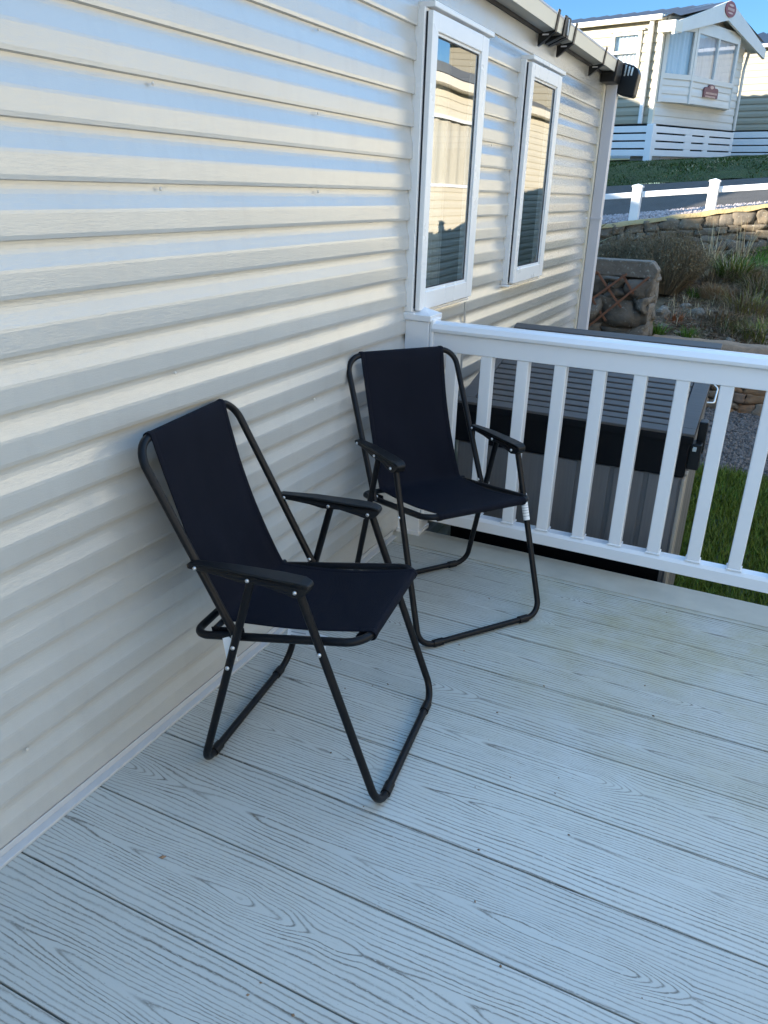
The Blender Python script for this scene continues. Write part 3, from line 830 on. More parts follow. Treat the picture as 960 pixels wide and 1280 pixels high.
# lid: sloping tray with slats
lz0, lz1 = .548, .765; ly0, ly1 = 2.985, 3.735; lx0, lx1 = .165, 1.092
def lz(y): return lz0+(lz1-lz0)*(y-ly0)/(ly1-ly0)
sl = (lz1-lz0)/(ly1-ly0)
def slab(mb, x0, x1, y0, y1, t0, t1):
    mb.add([(x0, y0, lz(y0)+t0), (x1, y0, lz(y0)+t0), (x1, y1, lz(y1)+t0), (x0, y1, lz(y1)+t0), (x0, y0, lz(y0)+t1), (x1, y0, lz(y0)+t1), (x1, y1, lz(y1)+t1), (x0, y1, lz(y1)+t1)],
           [(0,3,2,1), (4,5,6,7), (0,1,5,4), (1,2,6,5), (2,3,7,6), (3,0,4,7)])
mb = MB(); slab(mb, lx0, lx1, ly0, ly1, -.040, -.011)
lid = bpart(mb, 'lid', M['boxband'], .004)
mb = MB()
slab(mb, lx0, lx1, ly0, ly0+.040, -.0105, 0)
slab(mb, lx0, lx1, ly1-.05, ly1, -.0105, .002)
slab(mb, lx0, lx0+.06, ly0+.0405, ly1-.0505, -.0105, 0); slab(mb, lx1-.06, lx1, ly0+.0405, ly1-.0505, -.0105, 0)
bpart(mb, 'lid_rim', M['lid'], .002, lid)
ns = 15; st = (ly1-ly0-.094)/ns
mb = MB()
for i in range(ns):
    a = ly0+.043+st*i; slab(mb, lx0+.064, lx1-.064, a+.006, a+st-.006, -.0105, -.001)
bpart(mb, 'lid_slat', M['lid'], .0015, lid)
mb = MB(); mb.box(lx1-.012, lx1+.03, 3.03, 3.10, .40, .50); mb.box(lx1+.004, lx1+.035, 3.08, 3.13, .455, .575); bpart(mb, 'latch', M['blackp'], .004)
mb = MB()
for z in (.475,): mb.box(lx1+.0, lx1+.014, 3.021, 3.0295, z, z+.016)
bpart(mb, 'latch_plate', M['silver'], .001)
mb = MB(); mb.tube(fillet([(lx1+.004, 3.30, .60), (lx1+.03, 3.31, .60), (lx1+.03, 3.40, .64), (lx1+.004, 3.40, .66)], .012, 5), .004, 8)
mb.tube(fillet([(lx1+.004, 3.16, .55), (lx1+.028, 3.18, .56), (lx1+.028, 3.22, .53), (lx1+.004, 3.24, .53)], .012, 5), .004, 8)
bpart(mb, 'handle', M['silver'])

# ------------------------------------------------------------------ stone walls
def stone_wall(name, y, x0, x1, zb, zt, thick, size, mat, label, cat, coping=None, jit=.25, seed=1, end_face=False, flat=.8, mort=.03):
    """random-coursed rubble: zb(x), zt(x) give bottom and top."""
    rg = random.Random(seed); root = empty(name, ((x0+x1)/2, y, zb((x0+x1)/2)))
    tag(root, label, cat)
    ox = -Vector(root.location)
    mb = MB()
    n = max(2, int((x1-x0)/.15)); vs = []; fs = []
    xsn = lin(x0+.02, x1-.02, n)
    for x in xsn: vs += [(x, y+mort, zb(x)-.1), (x, y+mort, zt(x)-.015), (x, y+thick, zt(x)-.015), (x, y+thick, zb(x)-.1)]
    for i in range(n): 
        a = 4*i; b = a+4
        fs += [(a, b, b+1, a+1), (a+1, b+1, b+2, a+2), (a+2, b+2, b+3, a+3)]
    fs += [(0, 1, 2, 3), (4*n+3, 4*n+2, 4*n+1, 4*n)]
    mb.add(vs, fs); o = mb.build('mortar', M['mortar'], root); o.location = ox
    mb = MB()
    def stone(cx, cy, cz, sx, sy, sz, ang=0.):
        N = 4; vs = []; idx = {}
        def vert(i, j, k):
            key = (i, j, k)
            if key not in idx:
                p = Vector((2*i/N-1, 2*j/N-1, 2*k/N-1))
                m = max(abs(p.x), abs(p.y), abs(p.z)); sph = p.normalized()
                p = p*(flat)+sph*(1-flat)*1.15
                d = 1+.5*noise.noise(Vector((cx*7+p.x*.9, cz*9+p.y*.9, cy*5+p.z*.9)))
                p = Vector((p.x*sx*d, p.y*sy*d, p.z*sz*d))
                if ang: p = Matrix.Rotation(ang, 3, 'Y') @ p
                idx[key] = len(vs); vs.append(p+Vector((cx, cy, cz)))
            return idx[key]
        fs = []
        for a in range(N):
            for b in range(N):
                fs += [(vert(a, b, 0), vert(a, b+1, 0), vert(a+1, b+1, 0), vert(a+1, b, 0)), (vert(a, b, N), vert(a+1, b, N), vert(a+1, b+1, N), vert(a, b+1, N)),
                       (vert(a, 0, b), vert(a+1, 0, b), vert(a+1, 0, b+1), vert(a, 0, b+1)), (vert(a, N, b), vert(a, N, b+1), vert(a+1, N, b+1), vert(a+1, N, b)),
                       (vert(0, a, b), vert(0, a, b+1), vert(0, a+1, b+1), vert(0, a+1, b)), (vert(N, a, b), vert(N, a+1, b), vert(N, a+1, b+1), vert(N, a, b+1))]
        mb.add(vs, fs, 0, True)
    lev = 0.; H = max(zt(x0)-zb(x0), zt(x1)-zb(x1))
    while lev < H-.02:
        h = size*rg.uniform(.55, 1.0); x = x0-rg.uniform(0, size)*.3
        if H-lev-h < size*.35: h = H-lev
        while x < x1:
            w = size*rg.uniform(.7, 2.0); xm = x+w/2
            if x+w > x1: w = x1-x; xm = x+w/2
            z0 = zb(xm)+lev
            hh = min(h*rg.uniform(.9, 1.05), zt(xm)-z0)
            if hh > .02 and w > .03:
                if w < size*1.1 and hh > size*.6 and rg.random() < .3:
                    stone(xm, y+thick*.25, z0+hh*.26, w*.49, thick*.28*rg.uniform(.9, 1.1), hh*.24); stone(xm, y+thick*.25, z0+hh*.76, w*.49, thick*.28*rg.uniform(.9, 1.1), hh*.24)
                else:
                    stone(xm, y+thick*.25+rg.uniform(-jit, jit)*thick*.15, z0+hh/2, w*.5, thick*.28*rg.uniform(.9, 1.15), hh*.51, rg.uniform(-.06, .06))
            x += w
        lev += h
    if end_face:
        lev = 0.
        while lev < H-.04:
            h = min(size*rg.uniform(.6, 1.0), H-lev); yy = y
            while yy < y+thick:
                w = size*rg.uniform(.9, 1.6); w = min(w, y+thick-yy)
                if w > .03: stone(x1-.07, yy+w/2, zb(x1)+lev+h/2, .07, w*.5, h*.49)
                yy += w
            lev += h
    o = mb.build('stonework', mat, root); o.location = ox
    if coping:
        cm, ch, ow = coping; mb = MB(); vs = []; fs = []; n = int((x1-x0)/.05)
        for i in range(n+1):
            x = x0+(x1-x0)*i/n
            j = .018*noise.noise(Vector((x*6, y, 2))); j2 = .02*noise.noise(Vector((x*5, y, 7)))
            zz = zt(x)
            vs += [(x, y-ow+j2, zz-.012+j), (x, y-ow*.4+j2, zz+ch+j), (x, y+thick*.5, zz+ch*1.25+j2), (x, y+thick+ow, zz+ch+j), (x, y+thick+ow, zz-.02)]
        for i in range(n):
            for k in range(4): fs.append((5*i+k, 5*i+5+k, 5*i+6+k, 5*i+1+k))
        fs += [(4, 3, 2, 1, 0), tuple(5*n+k for k in range(5))]
        mb.add(vs, fs, 0, True); o = mb.build('coping', cm, root); o.location = ox
    return root
wt = lambda x: .955+.168*(x+.9) if x < 1.4 else 1.34
stone_wall('stone_wall', 11.1, -6.5, 1.6, lambda x: min(hz(x, 11.05)-.10, wt(x)-.3), wt, .26, .135, M['stone'],
           'rough rubble wall with a tan top holding up the roadside verge', 'stone wall', (M['coping'], .035, .02), seed=3)
stone_wall('retaining_wall', 7.66, .30, 1.7, lambda x: GZ-.02, lambda x: .085, .2, .14, M['sandstone'],
           'low brown sandstone wall between the gravel and the planted bank', 'retaining wall', (M['sandstone'], .055, .04), seed=5)
pw = stone_wall('stone_planter', 7.58, -2.6, .235, lambda x: GZ-.02, lambda x: .665, .55, .25, M['pstone'],
           'raised grey rubble planter with a thick rounded capstone beside the downpipe', 'stone planter', None, seed=14, end_face=True, flat=.86)
mb = MB()     # capstone with a rounded end
pr = [(p[0], p[2]) for p in fillet([(-2.6, 0, .672), (.262, 0, .668), (.278, 0, .74), (.215, 0, .812), (-2.6, 0, .79)], [0, .01, .03, .05, 0], 6)]
vs = []; nseg = len(pr)
mb.prism(pr, (0, 7.555, 0), (1, 0, 0), (0, 0, 1), (0, 1, 0), .18)
o = mb.build('capstone', M['pstone'], pw, .02, 3); o.location = -Vector(pw.location)
mb = MB(); mb.box(-2.5, .15, 7.75, 8.12, .5, .70); o = mb.build('planting_soil', M['soil'], pw); o.location = -Vector(pw.location)

# expanding trellis on the planter front
tr = empty('trellis', (-.05, 7.53, .3)); tag(tr, 'small terracotta brown diamond trellis fixed to the stone planter front', 'trellis')
off = Vector((.05, -7.53, -.3))
S = [((-.56, .42), (-.24, .70)), ((-.44, .30), (.02, .70)), ((-.26, .21), (.215, .685)), ((-.245, .695), (.01, .40)), ((-.02, .69), (.10, .53)), ((-.36, .58), (-.11, .27)), ((-.50, .66), (-.30, .36))]
for i, (a, b) in enumerate(S):
    up = (b[1] > a[1]); y = 7.507 if up else 7.520
    mb = MB(); mb.bar((a[0], y, a[1]), (b[0], y, b[1]), .010, .020, (0, 0, 1) if False else (0, 1, 0)); 
    mb2 = MB(); A = Vector((a[0], y, a[1])); B = Vector((b[0], y, b[1])); d = (B-A).normalized(); s = Vector((-d.z, 0, d.x))
    mb2.obox((A+B)/2, (B-A)/2, s*.0095, Vector((0, .0055, 0)))
    o = mb2.build('lath', M['trellis'], tr, .0015); o.location = off

# roadside rail
rf = empty('roadside_fence', (0, 11.4, 1.1)); tag(rf, 'low white post and rail fence between the rubble wall and the road', 'fence')
off = -Vector(rf.location)
def pz(x): return 1.47+.0945*(x+.65)
for px in (-2.49, -1.57, -.648, .283, 1.21):
    zt = pz(px)+.005
    mb = MB(); mb.box(px-.058, px+.058, 11.38, 11.50, hz(px, 11.4)-.1, zt-.03)
    o = mb.build('post', M['upvc'], rf, .006); o.location = off
    mb = MB(); mb.box(px-.068, px+.068, 11.37, 11.51, zt-.030, zt-.008)
    mb.add([(px-.064, 11.374, zt-.008), (px+.064, 11.374, zt-.008), (px+.064, 11.506, zt-.008), (px-.064, 11.506, zt-.008), (px, 11.44, zt+.014)], [(0, 1, 4), (1, 2, 4), (2, 3, 4), (3, 0, 4)])
    c = mb.build('post_cap', M['upvc'], o, .003)
mb = MB()
for a, b in zip((-2.49, -1.57, -.648, .283), (-1.57, -.648, .283, 1.21)):
    A = Vector((a, 11.44, pz(a)-.115)); B = Vector((b, 11.44, pz(b)-.115)); d = (B-A).normalized()
    mb = MB(); mb.bar(A+d*.06, B-d*.06, .045, .07); o = mb.build('rail', M['upvc'], rf, .006); o.location = off

# ------------------------------------------------------------------ neighbouring holiday home up the hill
ang = math.atan2(.27, .963)
nb = empty('hillside_home', (-1.54, 17.22, 2.0))
tag(nb, 'cream holiday home on the hill with a bay window, overhanging gable and oval red badge', 'mobile home')
# local: +X along the front, +Y into the body (left wall), -Y... built so that x=u (front), y=depth behind front
nb.rotation_euler = (0, -R(2.0), math.pi/2-ang)
W = 4.18; FZ = .62; EZ = 2.38; AP = 2.84; LEN = 9.0
# local axes: x = along the front, y = +behind (left), front outward normal = -y
ccap = (0, 0, 0)
mb = MB()
siding(mb, (0, 0, 0), (1, 0, 0), (0, -1, 0), 0, W, FZ, EZ+.05, .15, FZ, .016)
mb.add([(0, .001, EZ), (W, .001, EZ), (W/2, .001, AP)], [(0, 1, 2)])
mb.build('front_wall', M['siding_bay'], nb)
mb = MB()
siding(mb, (0, 0, 0), (0, 1, 0), (-1, 0, 0), .0, LEN, FZ, EZ+.02, .15, FZ, .018, [(.38, .98, 1.32, 2.18)])
mb.add([(W, 0, FZ), (W, LEN, FZ), (W, LEN, EZ), (W, 0, EZ)], [(0, 1, 2, 3)])
mb.add([(0, LEN, FZ), (W, LEN, FZ), (W, LEN, EZ), (W/2, LEN, AP), (0, LEN, EZ)], [(0, 1, 2, 3, 4)])
mb.add([(0, 0, FZ), (W, 0, FZ), (W, LEN, FZ), (0, LEN, FZ)], [(0, 1, 2, 3)])
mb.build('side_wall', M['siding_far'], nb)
mb = MB(); mb.box(-.03, .05, -.030, .06, FZ, EZ); mb.build('corner_trim', M['cream_trim'], nb, .005)
def nroof(mb, ov=.36, dz=0.):
    for sx in (-1, 1):
        xe = W/2+sx*(W/2+.15); ze = EZ-.045+dz; 
        nt = 30
        for i in range(nt):      # rolled tile ridges running up the slope
            a = -ov+(LEN+ov)*i/nt; b = -ov+(LEN+ov)*(i+1)/nt; m = a+(b-a)*.45
            mb.add([(xe, a, ze+.0), (xe, m, ze+.055), (xe, b, ze+.0), (W/2, a, AP-.05), (W/2, m, AP-.005), (W/2, b, AP-.05)], [(0, 1, 4, 3), (1, 2, 5, 4)])
mb = MB(); nroof(mb); mb.build('roof', M['roof'], nb, 0)
# left gutter/fascia and downpipe
mb = MB(); mb.box(-.15, -.08, -.02, LEN, EZ-.07, EZ+.02); mb.box(-.079, -.019, -.02, LEN, EZ-.02, EZ); mb.build('gutter', M['cream_trim'], nb, .01)
mb = MB(); mb.box(-.095, -.025, .16, .23, FZ+.0, EZ-.03); mb.build('downpipe', M['upvc'], nb, .01)
# overhanging gable: two deep barge boards and a plaque
mb = MB()
ya = -.36; xl = -.30; xr = W+.30; zl = EZ-.16; za = AP+.0
for (xa, xb, z0, z1) in ((xl, W/2, zl, za), (W/2, xr, za, zl)):
    dz0 = .33; 
    mb.add([(xa, ya, z0-dz0*.55), (xb, ya, z1-dz0*.55 if False else z1-dz0), (xb, ya, z1), (xa, ya, z0+.0), (xa, ya+.05, z0-dz0*.55), (xb, ya+.05, z1-dz0), (xb, ya+.05, z1), (xa, ya+.05, z0)] if xa == xl else
           [(xa, ya, z0-dz0), (xb, ya, z1-dz0*.55), (xb, ya, z1), (xa, ya, z0), (xa, ya+.05, z0-dz0), (xb, ya+.05, z1-dz0*.55), (xb, ya+.05, z1), (xa, ya+.05, z0)],
           [(0, 1, 2, 3), (7, 6, 5, 4), (0, 4, 5, 1), (1, 5, 6, 2), (2, 6, 7, 3), (3, 7, 4, 0)])
bg = mb.build('gable_fascia', M['siding_bay'], nb, 0)
mb = MB()    # sloping soffits behind the fascia
for (xa, xb, z0, z1) in ((xl, W/2, zl-.06, za-.17), (W/2, xr, za-.17, zl-.06)):
    mb.add([(xa, ya+.051, z0), (xb, ya+.051, z1), (xb, -.02, z1), (xa, -.02, z0)], [(0, 1, 2, 3)])
mb.build('gable_soffit', M['siding_bay'], nb)
mb = MB(); mb.box(xl-.005, .0, ya-.005, -.035, EZ-.30, EZ-.12); mb.build('fascia_return', M['cream_trim'], nb, .01)
def oval(mb, cx, cz, rx, rz, y0, y1, mi=0, n=28):
    mb.prism([(cx+rx*math.cos(2*math.pi*i/n), cz+rz*math.sin(2*math.pi*i/n)) for i in range(n)], (0, y0, 0), (1, 0, 0), (0, 0, 1), (0, 1, 0), y1-y0, mi)
mb = MB(); oval(mb, W/2, za-.15, .27, .135, ya-.018, ya-.001); bd = mb.build('emblem', M['red'], nb)
mb = MB()
oval(mb, W/2, za-.085, .12, .018, ya-.022, ya-.0185); oval(mb, W/2, za-.215, .13, .014, ya-.022, ya-.0185)
for i in range(7): 
    x = W/2-.16+.05*i; mb.box(x, x+.03, ya-.022, ya-.0185, za-.175, za-.130)
mb.build('emblem_lettering', M['redlight'], bd)
# bay window: angled left light, two-pane front, short right return
by = -.25; b0, b1, b2, b3 = .10, .95, 3.12, 3.62
zb0, zb1 = 1.0, EZ+.02; ws, we = 1.42, 2.25
mb = MB()
P = [(b0, -.018), (b1, by), (b2, by), (b3, -.018)]
mb.add([(x, y, zb0) for x, y in P]+[(x, y, zb1) for x, y in P], [(0, 3, 2, 1), (4, 5, 6, 7)])
bay = mb.build('bay', M['siding_bay'], nb)
def bayface(a, c, npane):
    A = Vector((a[0], a[1], 0)); B = Vector((c[0], c[1], 0)); L = (B-A).length; ex = (B-A)/L; en = Vector((ex.y, -ex.x, 0))
    for za_, zb_ in ((zb0, ws-.03), (we+.03, zb1)):
        mb = MB(); siding(mb, A, ex, en, 0, L, za_, zb_, .14, zb0, .014); mb.build('bay_panel', M['siding_bay'], bay)
    mb = MB(); fw = .06
    def pc(x0, x1, z0, z1, d0=-.02, d1=.03): mb.obox(A+ex*(x0+x1)/2+en*(d0+d1)/2+Vector((0, 0, (z0+z1)/2)), ex*(x1-x0)/2, en*(d1-d0)/2, Vector((0, 0, (z1-z0)/2)))
    pc(0, L, ws-.03, ws+fw); pc(0, L, we-fw, we+.03); pc(0, .09, ws+fw, we-fw); pc(L-.09, L, ws+fw, we-fw)
    for i in range(1, npane): pc(L*i/npane-.03, L*i/npane+.03, ws+fw, we-fw)
    pc(-.02, .06, zb0-.01, zb1, -.01, .035); 
    mb.build('bay_frame', M['siding_bay'], bay, .006)
    mb = MB(); p = [A+ex*.05+en*.002+Vector((0, 0, ws+.02)), A+ex*(L-.05)+en*.002+Vector((0, 0, ws+.02)), A+ex*(L-.05)+en*.002+Vector((0, 0, we-.02)), A+ex*.05+en*.002+Vector((0, 0, we-.02))]
    mb.add(p, [(0, 1, 2, 3)]); mb.build('pane', M['glass_far'], bay)
    mb = MB(); vs = []; fs = []; nn = int(L*36)
    for i in range(nn+1):
        x = .04+(L-.08)*i/nn
        for z in (ws, we): vs.append(A+ex*x-en*(.06+.02*math.sin(i*1.4)+.01*math.sin(i*.47))+Vector((0, 0, z)))
    for i in range(nn): fs.append((2*i, 2*i+2, 2*i+3, 2*i+1))
    mb.add(vs, fs, 0, True); mb.build('net_curtain', M['net'], bay)
bayface(P[0], P[1], 1); bayface(P[1], P[2], 2); bayface(P[2], P[3], 1)
# shaped dark red plaque
mb = MB(); pcx, pcz = 1.95, 1.24
mb.prism([(-.36, -.09), (.36, -.09), (.36, .06), (.30, .09), (.17, .09), (.13, .13), (0, .15), (-.13, .13), (-.17, .09), (-.30, .09), (-.36, .06)], (pcx, by-.05, pcz), (1, 0, 0), (0, 0, 1), (0, 1, 0), .03)
pq = mb.build('plaque', M['plaque'], nb)
mb = MB()
for r_, zz in ((9, -.015), (8, -.075)):
    for i in range(r_):
        x = pcx-.28+.066*i; mb.box(x, x+.042, by-.054, by-.0505, pcz+zz-.018, pcz+zz+.018)
oval(mb, pcx, pcz+.095, .09, .03, by-.054, by-.0505)
mb.build('plaque_lettering', M['redlight'], pq)
# side window with net curtains, built into the left wall
mb = MB()
y0, y1, z0, z1 = .38, .98, 1.32, 2.18
for (a, b, c, d) in ((y0, y0+.06, z0, z1), (y1-.06, y1, z0, z1), (y0+.06, y1-.06, z0, z0+.06), (y0+.06, y1-.06, z1-.06, z1), (y0+.06, y1-.06, 1.82, 1.87)): mb.box(-.045, -.001, a, b, c, d)
sw = mb.build('side_window', M['cream_trim'], nb, .006)
mb = MB(); mb.box(-.075, -.001, y0-.05, y1+.05, z1+.001, z1+.035); mb.build('drip_cap', M['cream_trim'], sw, .005)
mb = MB(); mb.add([(-.02, y1-.05, z0+.05), (-.02, y0+.05, z0+.05), (-.02, y0+.05, z1-.05), (-.02, y1-.05, z1-.05)], [(0, 1, 2, 3)]); mb.build('pane', M['glass_far'], sw)
mb = MB(); vs = []; fs = []
for i in range(41):
    y = y0+(y1-y0)*i/40
    for z in (z0, z1): vs.append((.035+.014*math.sin(i*1.1), y, z))
for i in range(40): fs.append((2*i, 2*i+2, 2*i+3, 2*i+1))
mb.add(vs, fs, 0, True); mb.build('net_curtain', M['net'], sw)
# post under the right end of the gable
mb = MB(); mb.tube(fillet([(W+.20, -.03, EZ-.12), (W+.20, -.03, EZ-.25), (W+.03, -.05, EZ-.55), (W+.03, -.05, FZ)], .08, 6), .032, 8); mb.build('corner_pipe', M['siding_bay'], nb)

# white slatted skirting of the raised deck under it
sk = empty('slatted_skirting', (-1.54, 17.22, 2.0)); sk.rotation_euler = nb.rotation_euler
tag(sk, 'white planked skirting with narrow slots below the bay windowed holiday home', 'skirting')
def skirt(parent, o, ex, en, L, z0, z1, rows, slots, thick=.03, seed=1):
    rg = random.Random(seed); o = Vector(o); ex = Vector(ex); en = Vector(en); gap = .028
    h = (z1-z0)/rows
    for r in range(rows):
        a, b = z0+h*r, z0+h*(r+1)-gap
        mb = MB(); mb.obox(o+ex*L/2+en*thick/2+Vector((0, 0, (a+b)/2)), ex*L/2, en*thick/2, Vector((0, 0, (b-a)/2)))
        if slots and r < rows-1:
            for (s0, s1) in ((.0, .03), (.36, .44), (.60, .66), (.97, 1.)):
                mb.obox(o+ex*L*(s0+s1)/2+en*(thick*.5-.002)+Vector((0, 0, b+gap/2)), ex*L*(s1-s0)/2, en*thick*.45, Vector((0, 0, gap/2+.002)))
        mb.build('plank', M['skirt'], parent, .004)
    mb = MB(); mb.obox(o+ex*L/2-en*.02+Vector((0, 0, (z0+z1)/2)), ex*L/2, en*.01, Vector((0, 0, (z1-z0)/2))); mb.build('backing', M['dark'], parent)
skirt(sk, (0, -.06, 0), (1, 0, 0), (0, -1, 0), W, .06, FZ-.01, 4, True)
skirt(sk, (-.06, 0, 0), (0, 1, 0), (-1, 0, 0), LEN, .06, FZ-.01, 4, False)
mb = MB(); mb.box(-.10, .02, -.105, .03, -.10, FZ-.005); mb.build('corner_post', M['skirt'], sk, .01)
mb = MB(); mb.box(.02, .52, -.06, .35, -.25, .055); mb.box(3.6, 4.1, -.06, .35, -.25, .055)
o = mb.build('footing', M['concrete'], sk, .01)
mb = MB(); mb.box(.5, 3.7, .02, .08, -.25, .055); mb.build('underside_board', M['pipe'], sk)

# second home farther right
n2 = empty('farther_home', (-.90, 24.3, 2.35)); n2.rotation_euler = (0, 0, math.pi/2-ang)
tag(n2, 'cream sided holiday home at the right edge, partly behind the bay windowed one', 'mobile home')
mb = MB(); y0 = -9; y1 = 3
siding(mb, (0, 0, 0), (0, 1, 0), (-1, 0, 0), y0, y1, .62, 2.48, .15, .62, .018)
mb.add([(4, y0, .62), (4, y1, .62), (4, y1, 2.48), (4, y0, 2.48)], [(0, 1, 2, 3)]); mb.add([(0, y0, .62), (4, y0, .62), (4, y0, 2.48), (2, y0, 3.0), (0, y0, 2.48)], [(0, 1, 2, 3, 4)]); mb.add([(0, y1, .62), (4, y1, .62), (4, y1, 2.48), (2, y1, 3.0), (0, y1, 2.48)], [(0, 1, 2, 3, 4)])
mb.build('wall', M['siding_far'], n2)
mb = MB()
for sx in (-1, 1):
    xe = 2+sx*2.2; nt = 50
    for i in range(nt):
        a = y0-.2+(y1-y0+.4)*i/nt; b = y0-.2+(y1-y0+.4)*(i+1)/nt; m = a+(b-a)*.45
        mb.add([(xe, a, 2.50), (xe, m, 2.56), (xe, b, 2.50), (2, a, 3.08), (2, m, 3.14), (2, b, 3.08)], [(0, 1, 4, 3), (1, 2, 5, 4)])
mb.build('roof', M['roof'], n2)
mb = MB(); mb.box(-.22, -.14, y0, y1, 2.44, 2.52); mb.build('gutter', M['pipe'], n2, .01)
mb = MB(); mb.box(-.139, -.019, y0, y1, 2.47, 2.485); mb.build('soffit', M['soffit'], n2)
s2 = empty('plank_skirting', n2.location); s2.rotation_euler = n2.rotation_euler
tag(s2, 'white plank skirting below the farther holiday home at the right edge', 'skirting')
skirt(s2, (-.04, y0, 0), (0, 1, 0), (-1, 0, 0), y1-y0, -.05, .61, 4, False)

# homes across the lawn, seen mirrored in the windows
def opposite_home(label, yc, half, z, wins):
    op = empty('opposite_home', (4.4, yc, z)); tag(op, label, 'mobile home')
    y0, y1 = -half, half
    mb = MB()
    siding(mb, (0, 0, 0), (0, -1, 0), (-1, 0, 0), y0, y1, -.9, 2.62, .13, -.9, .016, [(-b, -a, 1.0, 2.1) for a, b in wins])
    mb.add([(3.6, y0, -.9), (3.6, y1, -.9), (3.6, y1, 2.6), (3.6, y0, 2.6)], [(0, 1, 2, 3)])
    for y in (y0, y1): mb.add([(0, y, -.9), (3.6, y, -.9), (3.6, y, 2.6), (1.8, y, 3.15), (0, y, 2.6)], [(0, 1, 2, 3, 4)])
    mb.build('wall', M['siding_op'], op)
    mb = MB()
    for xa in (-.2, 3.8): mb.add([(xa, y0-.02, 2.64), (xa, y1+.02, 2.64), (1.8, y1+.02, 3.45), (1.8, y0-.02, 3.45)], [(0, 1, 2, 3)])
    mb.build('roof', M['roof_opp'], op)
    mb = MB(); mb.box(-.20, -.02, y0, y1, 2.50, 2.63); mb.build('fascia', M['cream_trim'], op, .005)
    for (a, b) in wins:
        mb = MB()
        for (c, d, e, f_) in ((a, a+.05, 1.0, 2.1), (b-.05, b, 1.0, 2.1), (a+.05, b-.05, 1.0, 1.05), (a+.05, b-.05, 2.05, 2.1)): mb.box(-.04, 0, c, d, e, f_)
        w = mb.build('window', M['upvc'], op)
        mb = MB(); mb.add([(-.01, b-.04, 1.03), (-.01, a+.04, 1.03), (-.01, a+.04, 2.07), (-.01, b-.04, 2.07)], [(0, 1, 2, 3)]); mb.build('pane', M['glass_op'], w)
        mb = MB(); vs = []; fs = []
        for i in range(61):
            y = a+(b-a)*i/60
            for zz in (1.0, 2.1): vs.append((.04+.02*math.sin(i*.9), y, zz))
        for i in range(60): fs.append((2*i, 2*i+2, 2*i+3, 2*i+1))
        mb.add(vs, fs, 0, True); mb.build('curtain', M['curtain'], w)
opposite_home('cream sided home across the lawn facing the deck, its lower wall in shade', .3, 9.2, .38, ((6.2, 7.4), (-4.5, -3.3)))
opposite_home('cream sided home with a brown grey roof mirrored in the tall window panes', 15.5, 5.9, .38, ((-4.4, -.35),))

# ------------------------------------------------------------------ planting
def blade(mb, p, d, h, w, lean, curl=.5, seg=4, mi=0):
    """one curved grass blade from p, leaning along the horizontal direction d"""
    p = Vector(p); d = Vector((d[0], d[1], 0)); s = Vector((-d.y, d.x, 0)); vs = []
    for i in range(seg+1):
        t = i/seg; out = lean*(t**(1+curl)); up = h*(t-.35*curl*t*t*min(1.3, lean/max(h, .01)))
        q = p+d*out+Vector((0, 0, up)); ww = w*(1-t**1.6)*.5+.0004
        vs += [q-s*ww, q+s*ww]
    mb.add(vs, [(2*i, 2*i+1, 2*i+3, 2*i+2) for i in range(seg)], mi, True)
def rdir(rg):
    a = rg.uniform(0, 2*math.pi); return (math.cos(a), math.sin(a))
def clump(name, loc, n, rad, h, w, lean, mats, label, cat='grass', group=None, seed=1, mixp=0., curl=.5):
    rg = random.Random(seed); mb = MB()
    for i in range(n):
        d = rdir(rg); r = rad*math.sqrt(rg.random()); a = rdir(rg)
        k = r/rad if rad else 0
        dd = Vector((d[0]*k+a[0]*.4, d[1]*k+a[1]*.4, 0)); dd = dd.normalized() if dd.length > 1e-3 else Vector((1, 0, 0))
        hh = h*rg.uniform(.55, 1.1)
        blade(mb, (d[0]*r, d[1]*r, -.02), dd, hh, w*rg.uniform(.6, 1.2), lean*rg.uniform(.2, 1.2)*(.4+k), curl, 4, 1 if rg.random() < mixp else 0)
    o = mb.build(name, mats); o.location = loc
    return tag(o, label, cat, group)
def gz(x, y): return hz(x, y)-.005
# fresh green tufts at the foot of the bank
for (x, y, s, lb) in ((.28, 8.15, 21, 'small bright green grass tuft right beside the stone planter'), (.57, 8.10, 22, 'small bright green grass tuft in the bank, second from the stone planter')):
    clump('grass_tuft', (x, y, gz(x, y)), 130, .07, .15, .008, .09, [M['bright'], M['grass']], lb, 'grass tuft', 'fresh tufts at the foot of the bank', s, .3)
clump('low_grass', (.78, 8.02, gz(.78, 8.02)), 260, .17, .06, .006, .05, [M['grass'], M['bright']], 'low creeping green strip along the edge of the bank wall', 'grass', None, 23, .3)
clump('grass_tuft', (.44, 9.42, gz(.44, 9.42)), 110, .08, .12, .009, .08, [M['bright'], M['grass']], 'green sprout at the foot of the big grey shrub', 'grass tuft', None, 24, .4)
clump('sedge', (.76, 10.1, gz(.76, 10.1)), 420, .22, .30, .010, .28, [M['grass'], M['straw']], 'bushy green sedge with a few straw blades below the rubble wall', 'grass', None, 25, .22, .9)
clump('rusty_grass', (.66, 9.45, gz(.66, 9.45)), 700, .17, .16, .006, .12, [M['tan'], M['straw']], 'rust coloured dead grass mound in the middle of the bank', 'grass', None, 26, .15)
clump('wispy_grass', (1.02, 9.1, gz(1.02, 9.1)), 420, .24, .30, .006, .34, [M['twig'], M['yellow']], 'grey green wispy grass heap at the right of the bank', 'grass', None, 27, .4, 1.0)
clump('wispy_grass', (.93, 8.5, gz(.93, 8.5)), 260, .22, .20, .006, .30, [M['twig'], M['dgrass']], 'dark sprawling grass with pale bent stems near the coping', 'grass', None, 28, .3, 1.0)
